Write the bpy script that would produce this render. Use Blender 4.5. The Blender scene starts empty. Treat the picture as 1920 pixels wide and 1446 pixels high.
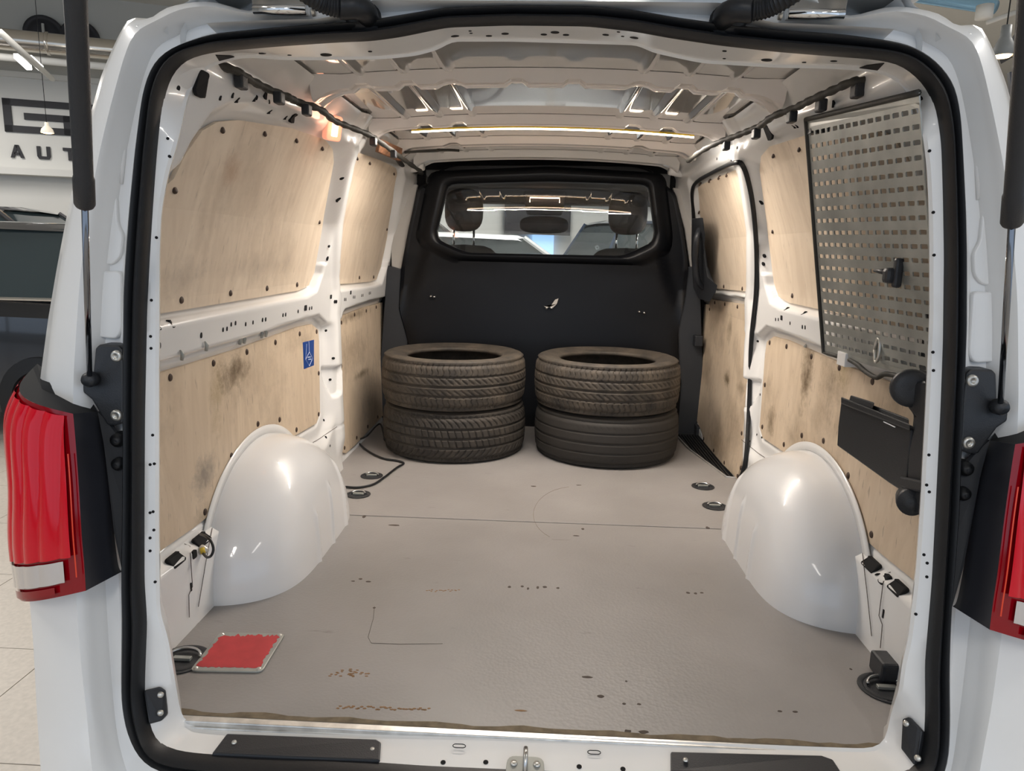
import bpy, bmesh, math, random
import numpy as np
from mathutils import Vector, Matrix
random.seed(7)
S = bpy.context.scene
COL = S.collection
PI = math.pi

# ------------------------------------------------------------------ camera
FPX = 1350.0
CAM = np.array([0.017, -1.231, 0.910])
YAW, PITCH, ROLL = 0.043, 0.183, 0.022
_f = np.array([-math.sin(YAW)*math.cos(PITCH), math.cos(YAW)*math.cos(PITCH), -math.sin(PITCH)])
_r = np.array([math.cos(YAW), math.sin(YAW), 0.0])
_u = np.cross(_r, _f)
_r, _u = math.cos(ROLL)*_r+math.sin(ROLL)*_u, -math.sin(ROLL)*_r+math.cos(ROLL)*_u
cd = bpy.data.cameras.new('camera'); cam = bpy.data.objects.new('camera', cd); COL.objects.link(cam)
cd.sensor_width = 36; cd.lens = 36*FPX/1920; cd.clip_start = 0.02; cd.clip_end = 200
M = Matrix(((_r[0], _u[0], -_f[0], CAM[0]), (_r[1], _u[1], -_f[1], CAM[1]), (_r[2], _u[2], -_f[2], CAM[2]), (0, 0, 0, 1)))
cam.matrix_world = M
S.camera = cam
# ------------------------------------------------------------------ world, lights, exposure
S.view_settings.view_transform = 'Standard'; S.view_settings.look = 'None'
S.view_settings.gamma = 1; S.view_settings.use_curve_mapping = False
S.view_settings.exposure = 0.0
w = bpy.data.worlds.new('sky'); S.world = w; w.use_nodes = True
bg = w.node_tree.nodes['Background']; bg.inputs[0].default_value = (0.66, 0.80, 1.0, 1); bg.inputs[1].default_value = 1.15

def area_light(name, loc, size, sizey, power, color, rot=(0, 0, 0)):
    l = bpy.data.lights.new(name, 'AREA'); l.shape = 'RECTANGLE'; l.size = size; l.size_y = sizey
    l.energy = power; l.color = color
    o = bpy.data.objects.new(name, l); COL.objects.link(o); o.location = loc; o.rotation_euler = rot
    return o
# rows of fluorescent battens of the hall
for i, (lx, ly, pw) in enumerate([(-4, -4, 45), (0.6, -5.6, 110), (4.5, -4, 45), (-4, 0.5, 90), (4.5, 0.5, 90), (-4.5, 5, 110), (4.5, 5, 110), (0, 7.0, 150), (0, 10, 120), (-8, 7, 100), (5, 11, 130)]):
    area_light('ceiling_lamp_light', (lx, ly, 3.75), 0.5, 2.4, pw, (1.0, 0.95, 0.89))

# ------------------------------------------------------------------ geometry helpers: where a sight line meets a real surface
def V3(p): return tuple(float(c) for c in p)
def ray(px, py):
    return _f+((px-960)/FPX)*_r-((py-723)/FPX)*_u
def on_plane(px, py, n, d):
    D = ray(px, py); n = np.array(n, float); t = (d-CAM@n)/(D@n); return CAM+D*t
def on_z(px, py, z=0.0): return on_plane(px, py, (0, 0, 1), z)
def on_y(px, py, y): return on_plane(px, py, (0, 1, 0), y)
def on_x(px, py, x): return on_plane(px, py, (1, 0, 0), x)
YR_Z = [-.6, -.10, -.03, .05, .2, .45, .75, 1.3, 1.6]
YR_Y = [-.16, -.13, -.09, -.05, -.02, .03, .08, .14, .17]
def yr(z): return float(np.interp(z, YR_Z, YR_Y))
def on_rear(px, py, dy=0.0):
    D = ray(px, py); y = 0.05
    for _ in range(60):
        P = CAM+D*((y-CAM[1])/D[1]); y = .5*y+.5*(yr(P[2])+dy)
    return P
WZ = [-.1, 0, .3, .65, .8, 1.0, 1.2, 1.30, 1.36]
WX = [.84, .845, .855, .86, .845, .80, .725, .675, .63]
def Wf(z): return np.interp(z, WZ, WX)
def ss(t):
    t = np.clip(t, 0, 1); return t*t*(3-2*t)
def sdf(poly, Y, Z):
    P = np.array(poly, float); d = np.full(Y.shape, 1e9); ins = np.zeros(Y.shape, bool)
    n = len(P)
    for i in range(n):
        a = P[i]; b = P[(i+1) % n]; e = b-a; wy = Y-a[0]; wz = Z-a[1]
        t = np.clip((wy*e[0]+wz*e[1])/max(e@e, 1e-12), 0, 1)
        d = np.minimum(d, (wy-t*e[0])**2+(wz-t*e[1])**2)
        c = (a[1] > Z) != (b[1] > Z)
        xx = a[0]+(Z-a[1])/(b[1]-a[1] if abs(b[1]-a[1]) > 1e-9 else 1e-9)*e[0]
        ins ^= c & (Y < xx)
    return np.where(ins, -1, 1)*np.sqrt(d)
def on_w(px, py, s):                      # board surface of the side wall
    D = ray(px, py); x = s*.8
    for _ in range(60):
        P = CAM+D*((x-CAM[0])/D[0]); x = .5*x+.5*s*float(Wf(P[2]))
    return P

# ------------------------------------------------------------------ materials
MAT = {}
def nt(name):
    m = bpy.data.materials.new(name); m.use_nodes = True
    return m, m.node_tree.nodes, m.node_tree.links, m.node_tree.nodes['Principled BSDF']
def pmat(name, col, rough=.5, metal=0., coat=0., noise=0., nscale=20., bump=0., bscale=60., emis=None, estr=0., trans=0., ior=1.45, coatr=.05, spec=None):
    m, N, L, b = nt(name)
    b.inputs['Base Color'].default_value = (*col, 1); b.inputs['Roughness'].default_value = rough
    b.inputs['Metallic'].default_value = metal; b.inputs['Coat Weight'].default_value = coat; b.inputs['Coat Roughness'].default_value = coatr
    b.inputs['Transmission Weight'].default_value = trans; b.inputs['IOR'].default_value = ior
    if spec is not None: b.inputs['Specular IOR Level'].default_value = spec
    if emis: b.inputs['Emission Color'].default_value = (*emis, 1); b.inputs['Emission Strength'].default_value = estr
    tc = N.new('ShaderNodeTexCoord')
    if noise:
        n = N.new('ShaderNodeTexNoise'); n.inputs['Scale'].default_value = nscale; n.inputs['Detail'].default_value = 5
        L.new(tc.outputs['Object'], n.inputs['Vector'])
        r = N.new('ShaderNodeValToRGB'); r.color_ramp.elements[0].position = .3; r.color_ramp.elements[1].position = .7
        r.color_ramp.elements[0].color = (*[c*(1-noise) for c in col], 1); r.color_ramp.elements[1].color = (*[min(1, c*(1+noise)) for c in col], 1)
        L.new(n.outputs['Fac'], r.inputs[0]); L.new(r.outputs[0], b.inputs['Base Color'])
    if bump:
        n = N.new('ShaderNodeTexNoise'); n.inputs['Scale'].default_value = bscale; n.inputs['Detail'].default_value = 3
        L.new(tc.outputs['Object'], n.inputs['Vector'])
        bp = N.new('ShaderNodeBump'); bp.inputs['Strength'].default_value = bump; bp.inputs['Distance'].default_value = .002
        L.new(n.outputs['Fac'], bp.inputs['Height']); L.new(bp.outputs[0], b.inputs['Normal'])
    MAT[name] = m; return m
pmat('white_paint', (.80, .80, .79), .32, coat=.6, noise=.015, nscale=6, coatr=.06)
pmat('white_shell', (.78, .785, .79), .30, coat=.7, coatr=.05)
pmat('roof_metal', (.60, .59, .57), .07, metal=.35, coat=.8, coatr=.03)
pmat('beam_paint', (.78, .74, .71), .25, coat=.6)
pmat('rubber', (.012, .013, .015), .42, bump=.1, bscale=200, spec=.4)
pmat('black_plastic', (.022, .024, .028), .42, bump=.25, bscale=400)
pmat('dark_trim', (.030, .033, .038), .5, bump=.2, bscale=300)
pmat('lamp_side', (.022, .024, .032), .35, spec=.35)
pmat('lamp_top_plastic', (.020, .021, .023), .7, spec=.15)
pmat('gutter_plastic', (.045, .047, .052), .6)
pmat('lens_edge', (.75, .06, .02), .2)
pmat('bulkhead_black', (.005, .0055, .007), .35, spec=.28)
pmat('grey_trim', (.42, .40, .37), .6)
pmat('hole_dark', (.006, .006, .007), .9)
pmat('screw_brown', (.05, .028, .018), .6)
pmat('steel', (.55, .55, .54), .28, metal=1., noise=.15, nscale=40)
pmat('bolt_zinc', (.62, .61, .57), .35, metal=.8)
pmat('rod_steel', (.22, .23, .25), .12, metal=1.)
pmat('alu_strip', (.72, .71, .68), .35, metal=.7, noise=.2, nscale=30)
pmat('harness_tape', (.035, .033, .028), .65, bump=.5, bscale=120)
pmat('rust_board', (.20, .095, .05), .7, noise=.5, nscale=40)
pmat('blue_sticker', (.006, .05, .25), .4)
pmat('white_print', (.75, .78, .82), .5)
pmat('led', (1, .9, .8), .5, emis=(1.0, .80, .62), estr=15.)
pmat('led_dots', (1, .9, .8), .5, emis=(1.0, .62, .42), estr=6.)
pmat('lamp_orange', (1, .5, .35), .3, emis=(1.0, .42, .28), estr=.5)
pmat('lamp_core', (1, .9, .7), .3, emis=(1.0, .72, .50), estr=2.6)
pmat('red_lens', (.62, .0, .012), .10, spec=.5)
pmat('deep_red_lens', (.26, .001, .006), .08, spec=.5)
pmat('bright_red', (.85, .008, .02), .25, coat=1., emis=(.9, .0, .02), estr=.0)
pmat('clear_lens', (.62, .58, .56), .15, metal=.35, coat=1., coatr=.03)
pmat('yellow_plastic', (.7, .5, .05), .5)
pmat('car_black', (.008, .009, .012), .18, coat=1.)
pmat('car_grey', (.10, .10, .11), .22, metal=.6, coat=1.)
pmat('car_white', (.78, .80, .82), .25, coat=1.)
pmat('car_blue', (.03, .05, .09), .2, coat=1.)
pmat('car_glass', (.03, .045, .05), .03, coat=1.)
pmat('chrome', (.75, .75, .74), .12, metal=1.)
pmat('seat_fabric', (.028, .027, .026), .85, bump=.4, bscale=300)
pmat('seat_leather', (.05, .045, .042), .5)
pmat('headliner', (.10, .10, .10), .9)
pmat('hall_white', (.74, .735, .70), .8)
pmat('hall_grey', (.50, .50, .47), .8)
pmat('hall_ceiling', (.62, .61, .57), .8)
pmat('sign_black', (.03, .03, .035), .6)
pmat('duct_metal', (.62, .58, .52), .22, metal=.9, bump=.3, bscale=6)
pmat('duct_blue', (.35, .62, .85), .25, metal=.6)
pmat('tube_light', (1, 1, 1), .5, emis=(1.0, .97, .92), estr=9.)
pmat('bulb_glow', (1, .8, .5), .5, emis=(1.0, .66, .30), estr=7.)
pmat('lampshade_grey', (.18, .19, .19), .5)
pmat('lampshade_glass', (.75, .70, .62), .3, emis=(1., .85, .6), estr=.35)
pmat('grout', (.30, .28, .25), .9)
pmat('tile', (.56, .51, .45), .35, noise=.08, nscale=60)
pmat('red_paint', (.50, .045, .05), .62, noise=.10, nscale=30)
pmat('galv', (.37, .38, .355), .42, metal=.45, noise=.22, nscale=9, bump=.1, bscale=20)
pmat('hood_brown', (.12, .07, .05), .6)

def glassmat(name, tint, rough=0.0):
    m, N, L, b = nt(name)
    N.remove(b); out = N['Material Output']
    g = N.new('ShaderNodeBsdfGlossy'); g.inputs['Roughness'].default_value = rough; g.inputs['Color'].default_value = (1, 1, 1, 1)
    t = N.new('ShaderNodeBsdfTransparent'); t.inputs['Color'].default_value = (*tint, 1)
    lw = N.new('ShaderNodeLayerWeight'); pw = N.new('ShaderNodeMath'); pw.operation = 'POWER'; pw.inputs[1].default_value = 5; L.new(lw.outputs['Facing'], pw.inputs[0]); lw.inputs[0].default_value = .5
    f = N.new('ShaderNodeMath'); f.operation = 'MULTIPLY_ADD'; f.inputs[1].default_value = .93; f.inputs[2].default_value = .055; L.new(pw.outputs[0], f.inputs[0])
    mx = N.new('ShaderNodeMixShader'); L.new(f.outputs[0], mx.inputs[0]); L.new(t.outputs[0], mx.inputs[1]); L.new(g.outputs[0], mx.inputs[2])
    L.new(mx.outputs[0], out.inputs[0]); MAT[name] = m
glassmat('window_glass', (.90, .93, .93))
glassmat('clear_glass', (.95, .97, .97))

def ply_material(name, c0, c1, stain=.5, spots_=()):
    m, N, L, b = nt(name)
    tc = N.new('ShaderNodeTexCoord')
    mp = N.new('ShaderNodeMapping'); mp.inputs['Scale'].default_value = (1, 5, 1.3); L.new(tc.outputs['Object'], mp.inputs[0])
    n = N.new('ShaderNodeTexNoise'); n.inputs['Scale'].default_value = 3.0; n.inputs['Detail'].default_value = 8; n.inputs['Distortion'].default_value = 1.6; L.new(mp.outputs[0], n.inputs[0])
    r = N.new('ShaderNodeValToRGB'); r.color_ramp.elements[0].position = .32; r.color_ramp.elements[1].position = .68
    r.color_ramp.elements[0].color = (*c0, 1); r.color_ramp.elements[1].color = (*c1, 1); L.new(n.outputs['Fac'], r.inputs[0])
    # broad soft dirt smudges
    n2 = N.new('ShaderNodeTexNoise'); n2.inputs['Scale'].default_value = 2.6; n2.inputs['Detail'].default_value = 6; n2.inputs['Roughness'].default_value = .65; L.new(tc.outputs['Object'], n2.inputs[0])
    r2 = N.new('ShaderNodeValToRGB'); r2.color_ramp.elements[0].position = .52; r2.color_ramp.elements[1].position = .68
    r2.color_ramp.elements[0].color = (0, 0, 0, 1); r2.color_ramp.elements[1].color = (stain, stain, stain, 1); L.new(n2.outputs['Fac'], r2.inputs[0])
    mx = N.new('ShaderNodeMixRGB'); mx.inputs[2].default_value = (.24, .18, .12, 1); L.new(r2.outputs[0], mx.inputs[0]); L.new(r.outputs[0], mx.inputs[1])
    # short dark flecks and scratches
    mp3 = N.new('ShaderNodeMapping'); mp3.inputs['Scale'].default_value = (1, 60, 14); mp3.inputs['Rotation'].default_value = (.25, 0, 0); L.new(tc.outputs['Object'], mp3.inputs[0])
    n3 = N.new('ShaderNodeTexNoise'); n3.inputs['Scale'].default_value = 1.3; n3.inputs['Detail'].default_value = 4; L.new(mp3.outputs[0], n3.inputs[0])
    r3 = N.new('ShaderNodeValToRGB'); r3.color_ramp.elements[0].position = .63; r3.color_ramp.elements[1].position = .72
    r3.color_ramp.elements[0].color = (0, 0, 0, 1); r3.color_ramp.elements[1].color = (.55*stain+.1,)*3+(1,); L.new(n3.outputs['Fac'], r3.inputs[0])
    mx2 = N.new('ShaderNodeMixRGB'); mx2.inputs[2].default_value = (.12, .085, .06, 1); L.new(r3.outputs[0], mx2.inputs[0]); L.new(mx.outputs[0], mx2.inputs[1])
    last = mx2.outputs[0]
    for (y, z, ry, rz, st, col) in spots_:           # smears of this board, and on one board painted shading
        mp = N.new('ShaderNodeVectorMath'); mp.operation = 'SUBTRACT'; mp.inputs[1].default_value = (0, y, z)
        geo = N.new('ShaderNodeNewGeometry'); L.new(geo.outputs['Position'], mp.inputs[0])
        sc = N.new('ShaderNodeVectorMath'); sc.operation = 'MULTIPLY'; sc.inputs[1].default_value = (0, 1/ry, 1/rz); L.new(mp.outputs[0], sc.inputs[0])
        ln = N.new('ShaderNodeVectorMath'); ln.operation = 'LENGTH'; L.new(sc.outputs[0], ln.inputs[0])
        nz_ = N.new('ShaderNodeTexNoise'); nz_.inputs['Scale'].default_value = 16; nz_.inputs['Detail'].default_value = 7; nz_.inputs['Roughness'].default_value = .75; L.new(geo.outputs['Position'], nz_.inputs[0])
        ad = N.new('ShaderNodeMath'); ad.operation = 'MULTIPLY_ADD'; ad.inputs[1].default_value = -3.2; L.new(nz_.outputs['Fac'], ad.inputs[0]); 
        a2 = N.new('ShaderNodeMath'); a2.operation = 'ADD'; a2.inputs[1].default_value = 1.45; L.new(ln.outputs['Value'], a2.inputs[0]); L.new(a2.outputs[0], ad.inputs[2])
        rr2 = N.new('ShaderNodeMapRange'); rr2.inputs[1].default_value = 1.0; rr2.inputs[2].default_value = -.2; rr2.inputs[3].default_value = 0; rr2.inputs[4].default_value = st; L.new(ad.outputs[0], rr2.inputs[0])
        m3 = N.new('ShaderNodeMixRGB'); m3.inputs[2].default_value = (*col, 1); L.new(rr2.outputs[0], m3.inputs[0]); L.new(last, m3.inputs[1]); last = m3.outputs[0]
    L.new(last, b.inputs['Base Color']); b.inputs['Roughness'].default_value = .55
    MAT[name] = m
ply_material('plywood_upper', (.62, .51, .39), (.71, .60, .47), .28)
ply_material('plywood_lower', (.48, .37, .25), (.62, .49, .35), .8)

def floor_material():
    m, N, L, b = nt('floor_lino'); tc = N.new('ShaderNodeTexCoord')
    n = N.new('ShaderNodeTexNoise'); n.inputs['Scale'].default_value = 2.2; n.inputs['Detail'].default_value = 8; L.new(tc.outputs['Object'], n.inputs[0])
    r = N.new('ShaderNodeValToRGB'); r.color_ramp.elements[0].position = .3; r.color_ramp.elements[1].position = .7
    r.color_ramp.elements[0].color = (.240, .226, .216, 1); r.color_ramp.elements[1].color = (.315, .300, .290, 1); L.new(n.outputs['Fac'], r.inputs[0])
    # scuffs
    mp = N.new('ShaderNodeMapping'); mp.inputs['Scale'].default_value = (9, 24, 1); mp.inputs['Rotation'].default_value = (0, 0, .6); L.new(tc.outputs['Object'], mp.inputs[0])
    n2 = N.new('ShaderNodeTexNoise'); n2.inputs['Scale'].default_value = 1.0; n2.inputs['Detail'].default_value = 6; L.new(mp.outputs[0], n2.inputs[0])
    r2 = N.new('ShaderNodeValToRGB'); r2.color_ramp.elements[0].position = .68; r2.color_ramp.elements[1].position = .8
    r2.color_ramp.elements[0].color = (0, 0, 0, 1); r2.color_ramp.elements[1].color = (.55, .55, .55, 1); L.new(n2.outputs['Fac'], r2.inputs[0])
    mx = N.new('ShaderNodeMixRGB'); mx.inputs[2].default_value = (.10, .085, .07, 1); L.new(r2.outputs[0], mx.inputs[0]); L.new(r.outputs[0], mx.inputs[1])
    L.new(mx.outputs[0], b.inputs['Base Color']); b.inputs['Roughness'].default_value = .42
    v = N.new('ShaderNodeTexVoronoi'); v.inputs['Scale'].default_value = 130; L.new(tc.outputs['Object'], v.inputs[0])
    bp = N.new('ShaderNodeBump'); bp.inputs['Strength'].default_value = .35; bp.inputs['Distance'].default_value = .001; L.new(v.outputs[0], bp.inputs['Height']); L.new(bp.outputs[0], b.inputs['Normal'])
    MAT['floor_lino'] = m
floor_material()

def tyre_material(name, dust):
    m, N, L, b = nt(name); tc = N.new('ShaderNodeTexCoord')
    n = N.new('ShaderNodeTexNoise'); n.inputs['Scale'].default_value = 9; n.inputs['Detail'].default_value = 9; n.inputs['Roughness'].default_value = .7; L.new(tc.outputs['Object'], n.inputs[0])
    r = N.new('ShaderNodeValToRGB'); r.color_ramp.elements[0].position = .35; r.color_ramp.elements[1].position = .72
    r.color_ramp.elements[0].color = (.024, .021, .018, 1); r.color_ramp.elements[1].color = (.022+.085*dust, .020+.066*dust, .018+.046*dust, 1)
    L.new(n.outputs['Fac'], r.inputs[0]); L.new(r.outputs[0], b.inputs['Base Color']); b.inputs['Roughness'].default_value = .72
    MAT[name] = m
tyre_material('tyre_dusty', 1.0); tyre_material('tyre_dark', .45); tyre_material('tyre_worn', .05)

# ------------------------------------------------------------------ object helpers
def tag(o, label=None, cat=None, group=None, kind=None):
    if label: o['label'] = label
    if cat: o['category'] = cat
    if group: o['group'] = group
    if kind: o['kind'] = kind
    return o
def empty(name, loc=(0, 0, 0)):
    o = bpy.data.objects.new(name, None); COL.objects.link(o); o.location = loc; o.empty_display_size = .1; return o
def mk(name, verts, faces, mat, parent=None, smooth=False, loc=None):
    me = bpy.data.meshes.new(name)
    me.from_pydata([tuple(map(float, v)) for v in verts], [], [tuple(map(int, f)) for f in faces])
    me.update()
    if smooth: me.polygons.foreach_set('use_smooth', [True]*len(me.polygons))
    if mat: me.materials.append(MAT[mat])
    o = bpy.data.objects.new(name, me); COL.objects.link(o)
    if parent is not None: attach(o, parent)
    return o
def wloc(p):
    v = Vector((0, 0, 0))
    while p is not None: v = v+p.location; p = p.parent
    return v
def attach(o, parent):
    # meshes are written in world coordinates; keep them there under an unrotated parent
    o.parent = parent; o.location = o.location-wloc(parent)
class MB:
    def __init__(s): s.v = []; s.f = []
    def add(s, v, f):
        b = len(s.v); s.v += [tuple(map(float, q)) for q in v]; s.f += [tuple(int(i)+b for i in q) for q in f]; return s
    def box(s, lo, hi):
        x0, y0, z0 = lo; x1, y1, z1 = hi
        return s.add([(x0, y0, z0), (x1, y0, z0), (x1, y1, z0), (x0, y1, z0), (x0, y0, z1), (x1, y0, z1), (x1, y1, z1), (x0, y1, z1)],
                     [(0, 3, 2, 1), (4, 5, 6, 7), (0, 1, 5, 4), (1, 2, 6, 5), (2, 3, 7, 6), (3, 0, 4, 7)])
    def prism(s, a, b):                       # two matching outlines
        n = len(a); return s.add(list(a)+list(b), [tuple(range(n))[::-1], tuple(range(n, 2*n))]+[(i, (i+1) % n, n+(i+1) % n, n+i) for i in range(n)])
    def tube(s, pts, r, n=10, cap=True):
        pts = [Vector(tuple(float(q) for q in p)) for p in pts]; rs = r if hasattr(r, '__len__') else [r]*len(pts)
        t0 = (pts[1]-pts[0]).normalized(); up = Vector((0, 0, 1)) if abs(t0.z) < .9 else Vector((1, 0, 0)); nx = t0.cross(up).normalized()
        V = []; F = []
        for i, p in enumerate(pts):
            t = (pts[min(i+1, len(pts)-1)]-pts[max(i-1, 0)]).normalized()
            nx = (nx-t*nx.dot(t)).normalized(); ny = t.cross(nx)
            for k in range(n):
                a = 2*PI*k/n; V.append(p+float(rs[i])*(math.cos(a)*nx+math.sin(a)*ny))
        for i in range(len(pts)-1):
            for k in range(n): F.append((i*n+k, i*n+(k+1) % n, (i+1)*n+(k+1) % n, (i+1)*n+k))
        if cap: F.append(tuple(range(n))[::-1]); F.append(tuple(range((len(pts)-1)*n, len(pts)*n)))
        return s.add(V, F)
    def lathe(s, prof, c=(0, 0, 0), axis=(0, 0, 1), n=24, close=False):
        ax = Vector(axis).normalized(); a1 = ax.orthogonal().normalized(); a2 = ax.cross(a1); c = Vector(tuple(float(q) for q in c)); V = []; F = []
        for (r, h) in prof:
            for k in range(n):
                a = 2*PI*k/n; V.append(c+ax*float(h)+float(r)*(math.cos(a)*a1+math.sin(a)*a2))
        m = len(prof)
        for i in range(m if close else m-1):
            j = (i+1) % m
            for k in range(n): F.append((i*n+k, i*n+(k+1) % n, j*n+(k+1) % n, j*n+k))
        return s.add(V, F)
    def build(s, name, mat, parent=None, smooth=False, bevel=0, seg=2):
        o = mk(name, s.v, s.f, mat, parent, smooth)
        if bevel:
            m = o.modifiers.new('bevel', 'BEVEL'); m.width = bevel; m.segments = seg; m.limit_method = 'ANGLE'; m.angle_limit = .6
        return o
def autosmooth(o, ang=.6):
    me = o.data
    bm = bmesh.new(); bm.from_mesh(me); bmesh.ops.recalc_face_normals(bm, faces=bm.faces)
    for f in bm.faces: f.smooth = True
    for e in bm.edges:
        if len(e.link_faces) == 2 and e.calc_face_angle(0) > ang: e.smooth = False
    bm.to_mesh(me); bm.free(); return o
def catmull(pts, n=8, closed=False):
    P = [np.array(p, float) for p in pts]; out = []; m = len(P)
    for i in range(m if closed else m-1):
        p0 = P[(i-1) % m] if closed or i > 0 else P[i]; p1 = P[i]; p2 = P[(i+1) % m]; p3 = P[(i+2) % m] if closed or i+2 < m else P[i+1]
        for k in range(n):
            t = k/n; out.append(.5*((2*p1)+(-p0+p2)*t+(2*p0-5*p1+4*p2-p3)*t*t+(-p0+3*p1-3*p2+p3)*t**3))
    if not closed: out.append(P[-1])
    return out
def round_poly(pts, r, n=5):
    out = []; P = [np.array(p, float) for p in pts]; m = len(P)
    for i in range(m):
        a, b, c = P[i-1], P[i], P[(i+1) % m]; u = a-b; v = c-b; lu = np.linalg.norm(u); lv = np.linalg.norm(v)
        d = min(r, lu*.45, lv*.45); p = b+u/lu*d; q = b+v/lv*d
        for k in range(n+1):
            t = k/n; out.append((1-t)**2*p+2*t*(1-t)*b+t*t*q)
    return out

# =================================================================== THE VAN
van = tag(empty('cargo_van', (0, 1.2, -.62)), 'white cargo van seen through its open tailgate, its load bay lined with plywood boards', 'van')

# ---- plywood board outlines on the side walls (y, z)
def W2(pts, s):
    return [(on_w(a, b, s)[1], on_w(a, b, s)[2]) for a, b in pts]
upR = W2([(297, 588), (555, 545), (575, 535), (585, 510), (600, 425), (621, 305), (619, 280), (604, 262), (540, 240), (440, 225), (402, 228), (372, 245), (341, 288), (318, 335), (297, 375)], -1)
upR[0] = (.17, upR[0][1]); upR[-1] = (.17, upR[-1][1]-.05)
loR = W2([(297, 698), (440, 655), (555, 613), (580, 608), (592, 618), (594, 640), (596, 774), (589, 794), (548, 817), (540, 816), (529, 806), (504, 800), (479, 809), (459, 828), (448, 843), (427, 885), (417, 917), (401, 948), (393, 961), (359, 988), (298, 1030)], -1)
loR[0] = (.17, loR[0][1]); loR[-1] = (.17, loR[-2][1]+(loR[-1][1]-loR[-2][1])*(loR[-2][0]-.17)/(loR[-2][0]-loR[-1][0]))
upF = W2([(664, 285), (702, 298), (728, 309), (739, 316), (741, 325), (733, 377), (723, 443), (711, 501), (703, 524), (691, 528), (619, 534), (618, 509), (626, 417), (639, 343), (652, 298)], -1)
loF = W2([(633, 594), (677, 577), (721, 565), (723, 610), (722, 700), (718, 776), (663, 834), (645, 850), (638, 848), (632, 728), (630, 600)], -1)
upD = W2([(1312, 352), (1322, 345), (1383, 319), (1392, 323), (1405, 380), (1417, 460), (1418, 548), (1345, 541), (1330, 500), (1318, 430)], 1)
loD = W2([(1319, 570), (1333, 571), (1335, 561), (1413, 573), (1408, 639), (1404, 744), (1399, 849), (1386, 898), (1324, 836), (1319, 810), (1306, 781), (1311, 678), (1317, 613)], 1)

ARC_Y, ARC_A, ARC_B, ARC_D = .855, .41, .34, .215
def relief(Y, Z, s):
    """inward height of the pressed steel over the board surface"""
    up = [upR] + ([upF] if s < 0 else [upD]); lo = [loR] + ([loF] if s < 0 else [loD])
    du = np.minimum(*[sdf(p, Y, Z) for p in up]); dl = np.minimum(*[sdf(p, Y, Z) for p in lo])
    flat = ((Y > 1.62) & (s > 0)).astype(float) if s > 0 else 0
    hu = np.where(Z < .85, .040*ss((du-.004)/.022), .040*ss((du-.004)/.05))*(1-.55*ss((Z-1.24)/.06))
    nearbelt = np.maximum(ss((Z-.60)/.03), ss((.36-Z)/.03)*ss((.62-Y)/.05))
    hl = .010*ss((dl-.003)/.012)+.030*((1-nearbelt)*ss((dl-.045)/.06)+nearbelt*ss((dl-.026)/.010))
    h = np.minimum(hu, hl)
    # belt rail with its stepped face
    rail = ss((Z-.652)/.014)*ss((.752-Z)/.016)
    
    # pillar between the boards: rounded column that stands proud
    yc = 1.62-.28*np.clip((Z-.75)/.5, 0, 1)
    col = np.exp(-((Y-yc)/.045)**4)
    h = h+.018*col*ss((du-.006)/.04)*ss((dl-.006)/.03)*ss((Z-.05)/.1)
    # pocket low in the pillar
    pk = W2([(599, 692), (618, 684), (616, 735), (609, 744)], -1)
    h = h-.020*ss((.004-sdf(pk, Y, Z))/.008)
    # shallow vertical bead and lower joint line
    h = h-.004*np.exp(-((Z-.20-.0*(Y))/.005)**2)*ss((Y-1.47)/.02)*ss((1.78-Y)/.02)
    # inspection plate behind the arch end
    h = h-.0025*np.exp(-((Y-.355)/.003)**2)*ss((.27-Z)/.02)
    # upper rail swage
    h = h-.006*np.exp(-((Z-1.262)/.006)**2)*ss((Y-.45)/.05)*ss((1.1-Y)/.05)
    return h
def wall_point(px, py, s):               # first hit of the sight line on the pressed wall
    D = ray(px, py); t0 = (s*.55-CAM[0])/D[0]; t1 = (s*.87-CAM[0])/D[0]
    T = np.linspace(t0, t1, 1200); P = CAM+D*T[:, None]
    inside = np.abs(P[:, 0]) >= Wf(P[:, 2])-relief(P[:, 1], P[:, 2], s)
    i = int(np.argmax(inside)) if inside.any() else len(T)-1
    return P[i]
def grid_mesh(name, A, B, fn, mat, parent, mask=None, flip=False):
    na, nb = len(A), len(B); AA, BB = np.meshgrid(A, B, indexing='ij'); P = fn(AA, BB).reshape(-1, 3)
    i, j = np.meshgrid(np.arange(na-1), np.arange(nb-1), indexing='ij'); q = (i*nb+j).ravel()
    F = np.stack([q, q+nb, q+nb+1, q+1], 1)
    if mask is not None:
        ca = .5*(AA[:-1, :-1]+AA[1:, 1:]); cb = .5*(BB[:-1, :-1]+BB[1:, 1:]); F = F[mask(ca, cb).ravel()]
    if flip: F = F[:, ::-1]
    me = bpy.data.meshes.new(name); me.vertices.add(len(P)); me.vertices.foreach_set('co', P.ravel())
    me.loops.add(F.size); me.loops.foreach_set('vertex_index', F.ravel()); me.polygons.add(len(F))
    me.polygons.foreach_set('loop_start', np.arange(0, F.size, 4)); me.polygons.foreach_set('loop_total', np.full(len(F), 4))
    me.update(calc_edges=True); me.validate(); me.polygons.foreach_set('use_smooth', [True]*len(me.polygons)); me.materials.append(MAT[mat])
    o = bpy.data.objects.new(name, me); COL.objects.link(o)
    if parent is not None: attach(o, parent)
    return o
for s in (-1, 1):
    def fw(Y, Z, s=s): return np.stack([s*(Wf(Z)+.003-relief(Y, Z, s)), Y, Z], -1)
    o = grid_mesh('side_wall', np.arange(.15, 2.68, .008), np.arange(-.06, 1.362, .007), fw, 'white_paint', van, flip=(s > 0))

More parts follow.
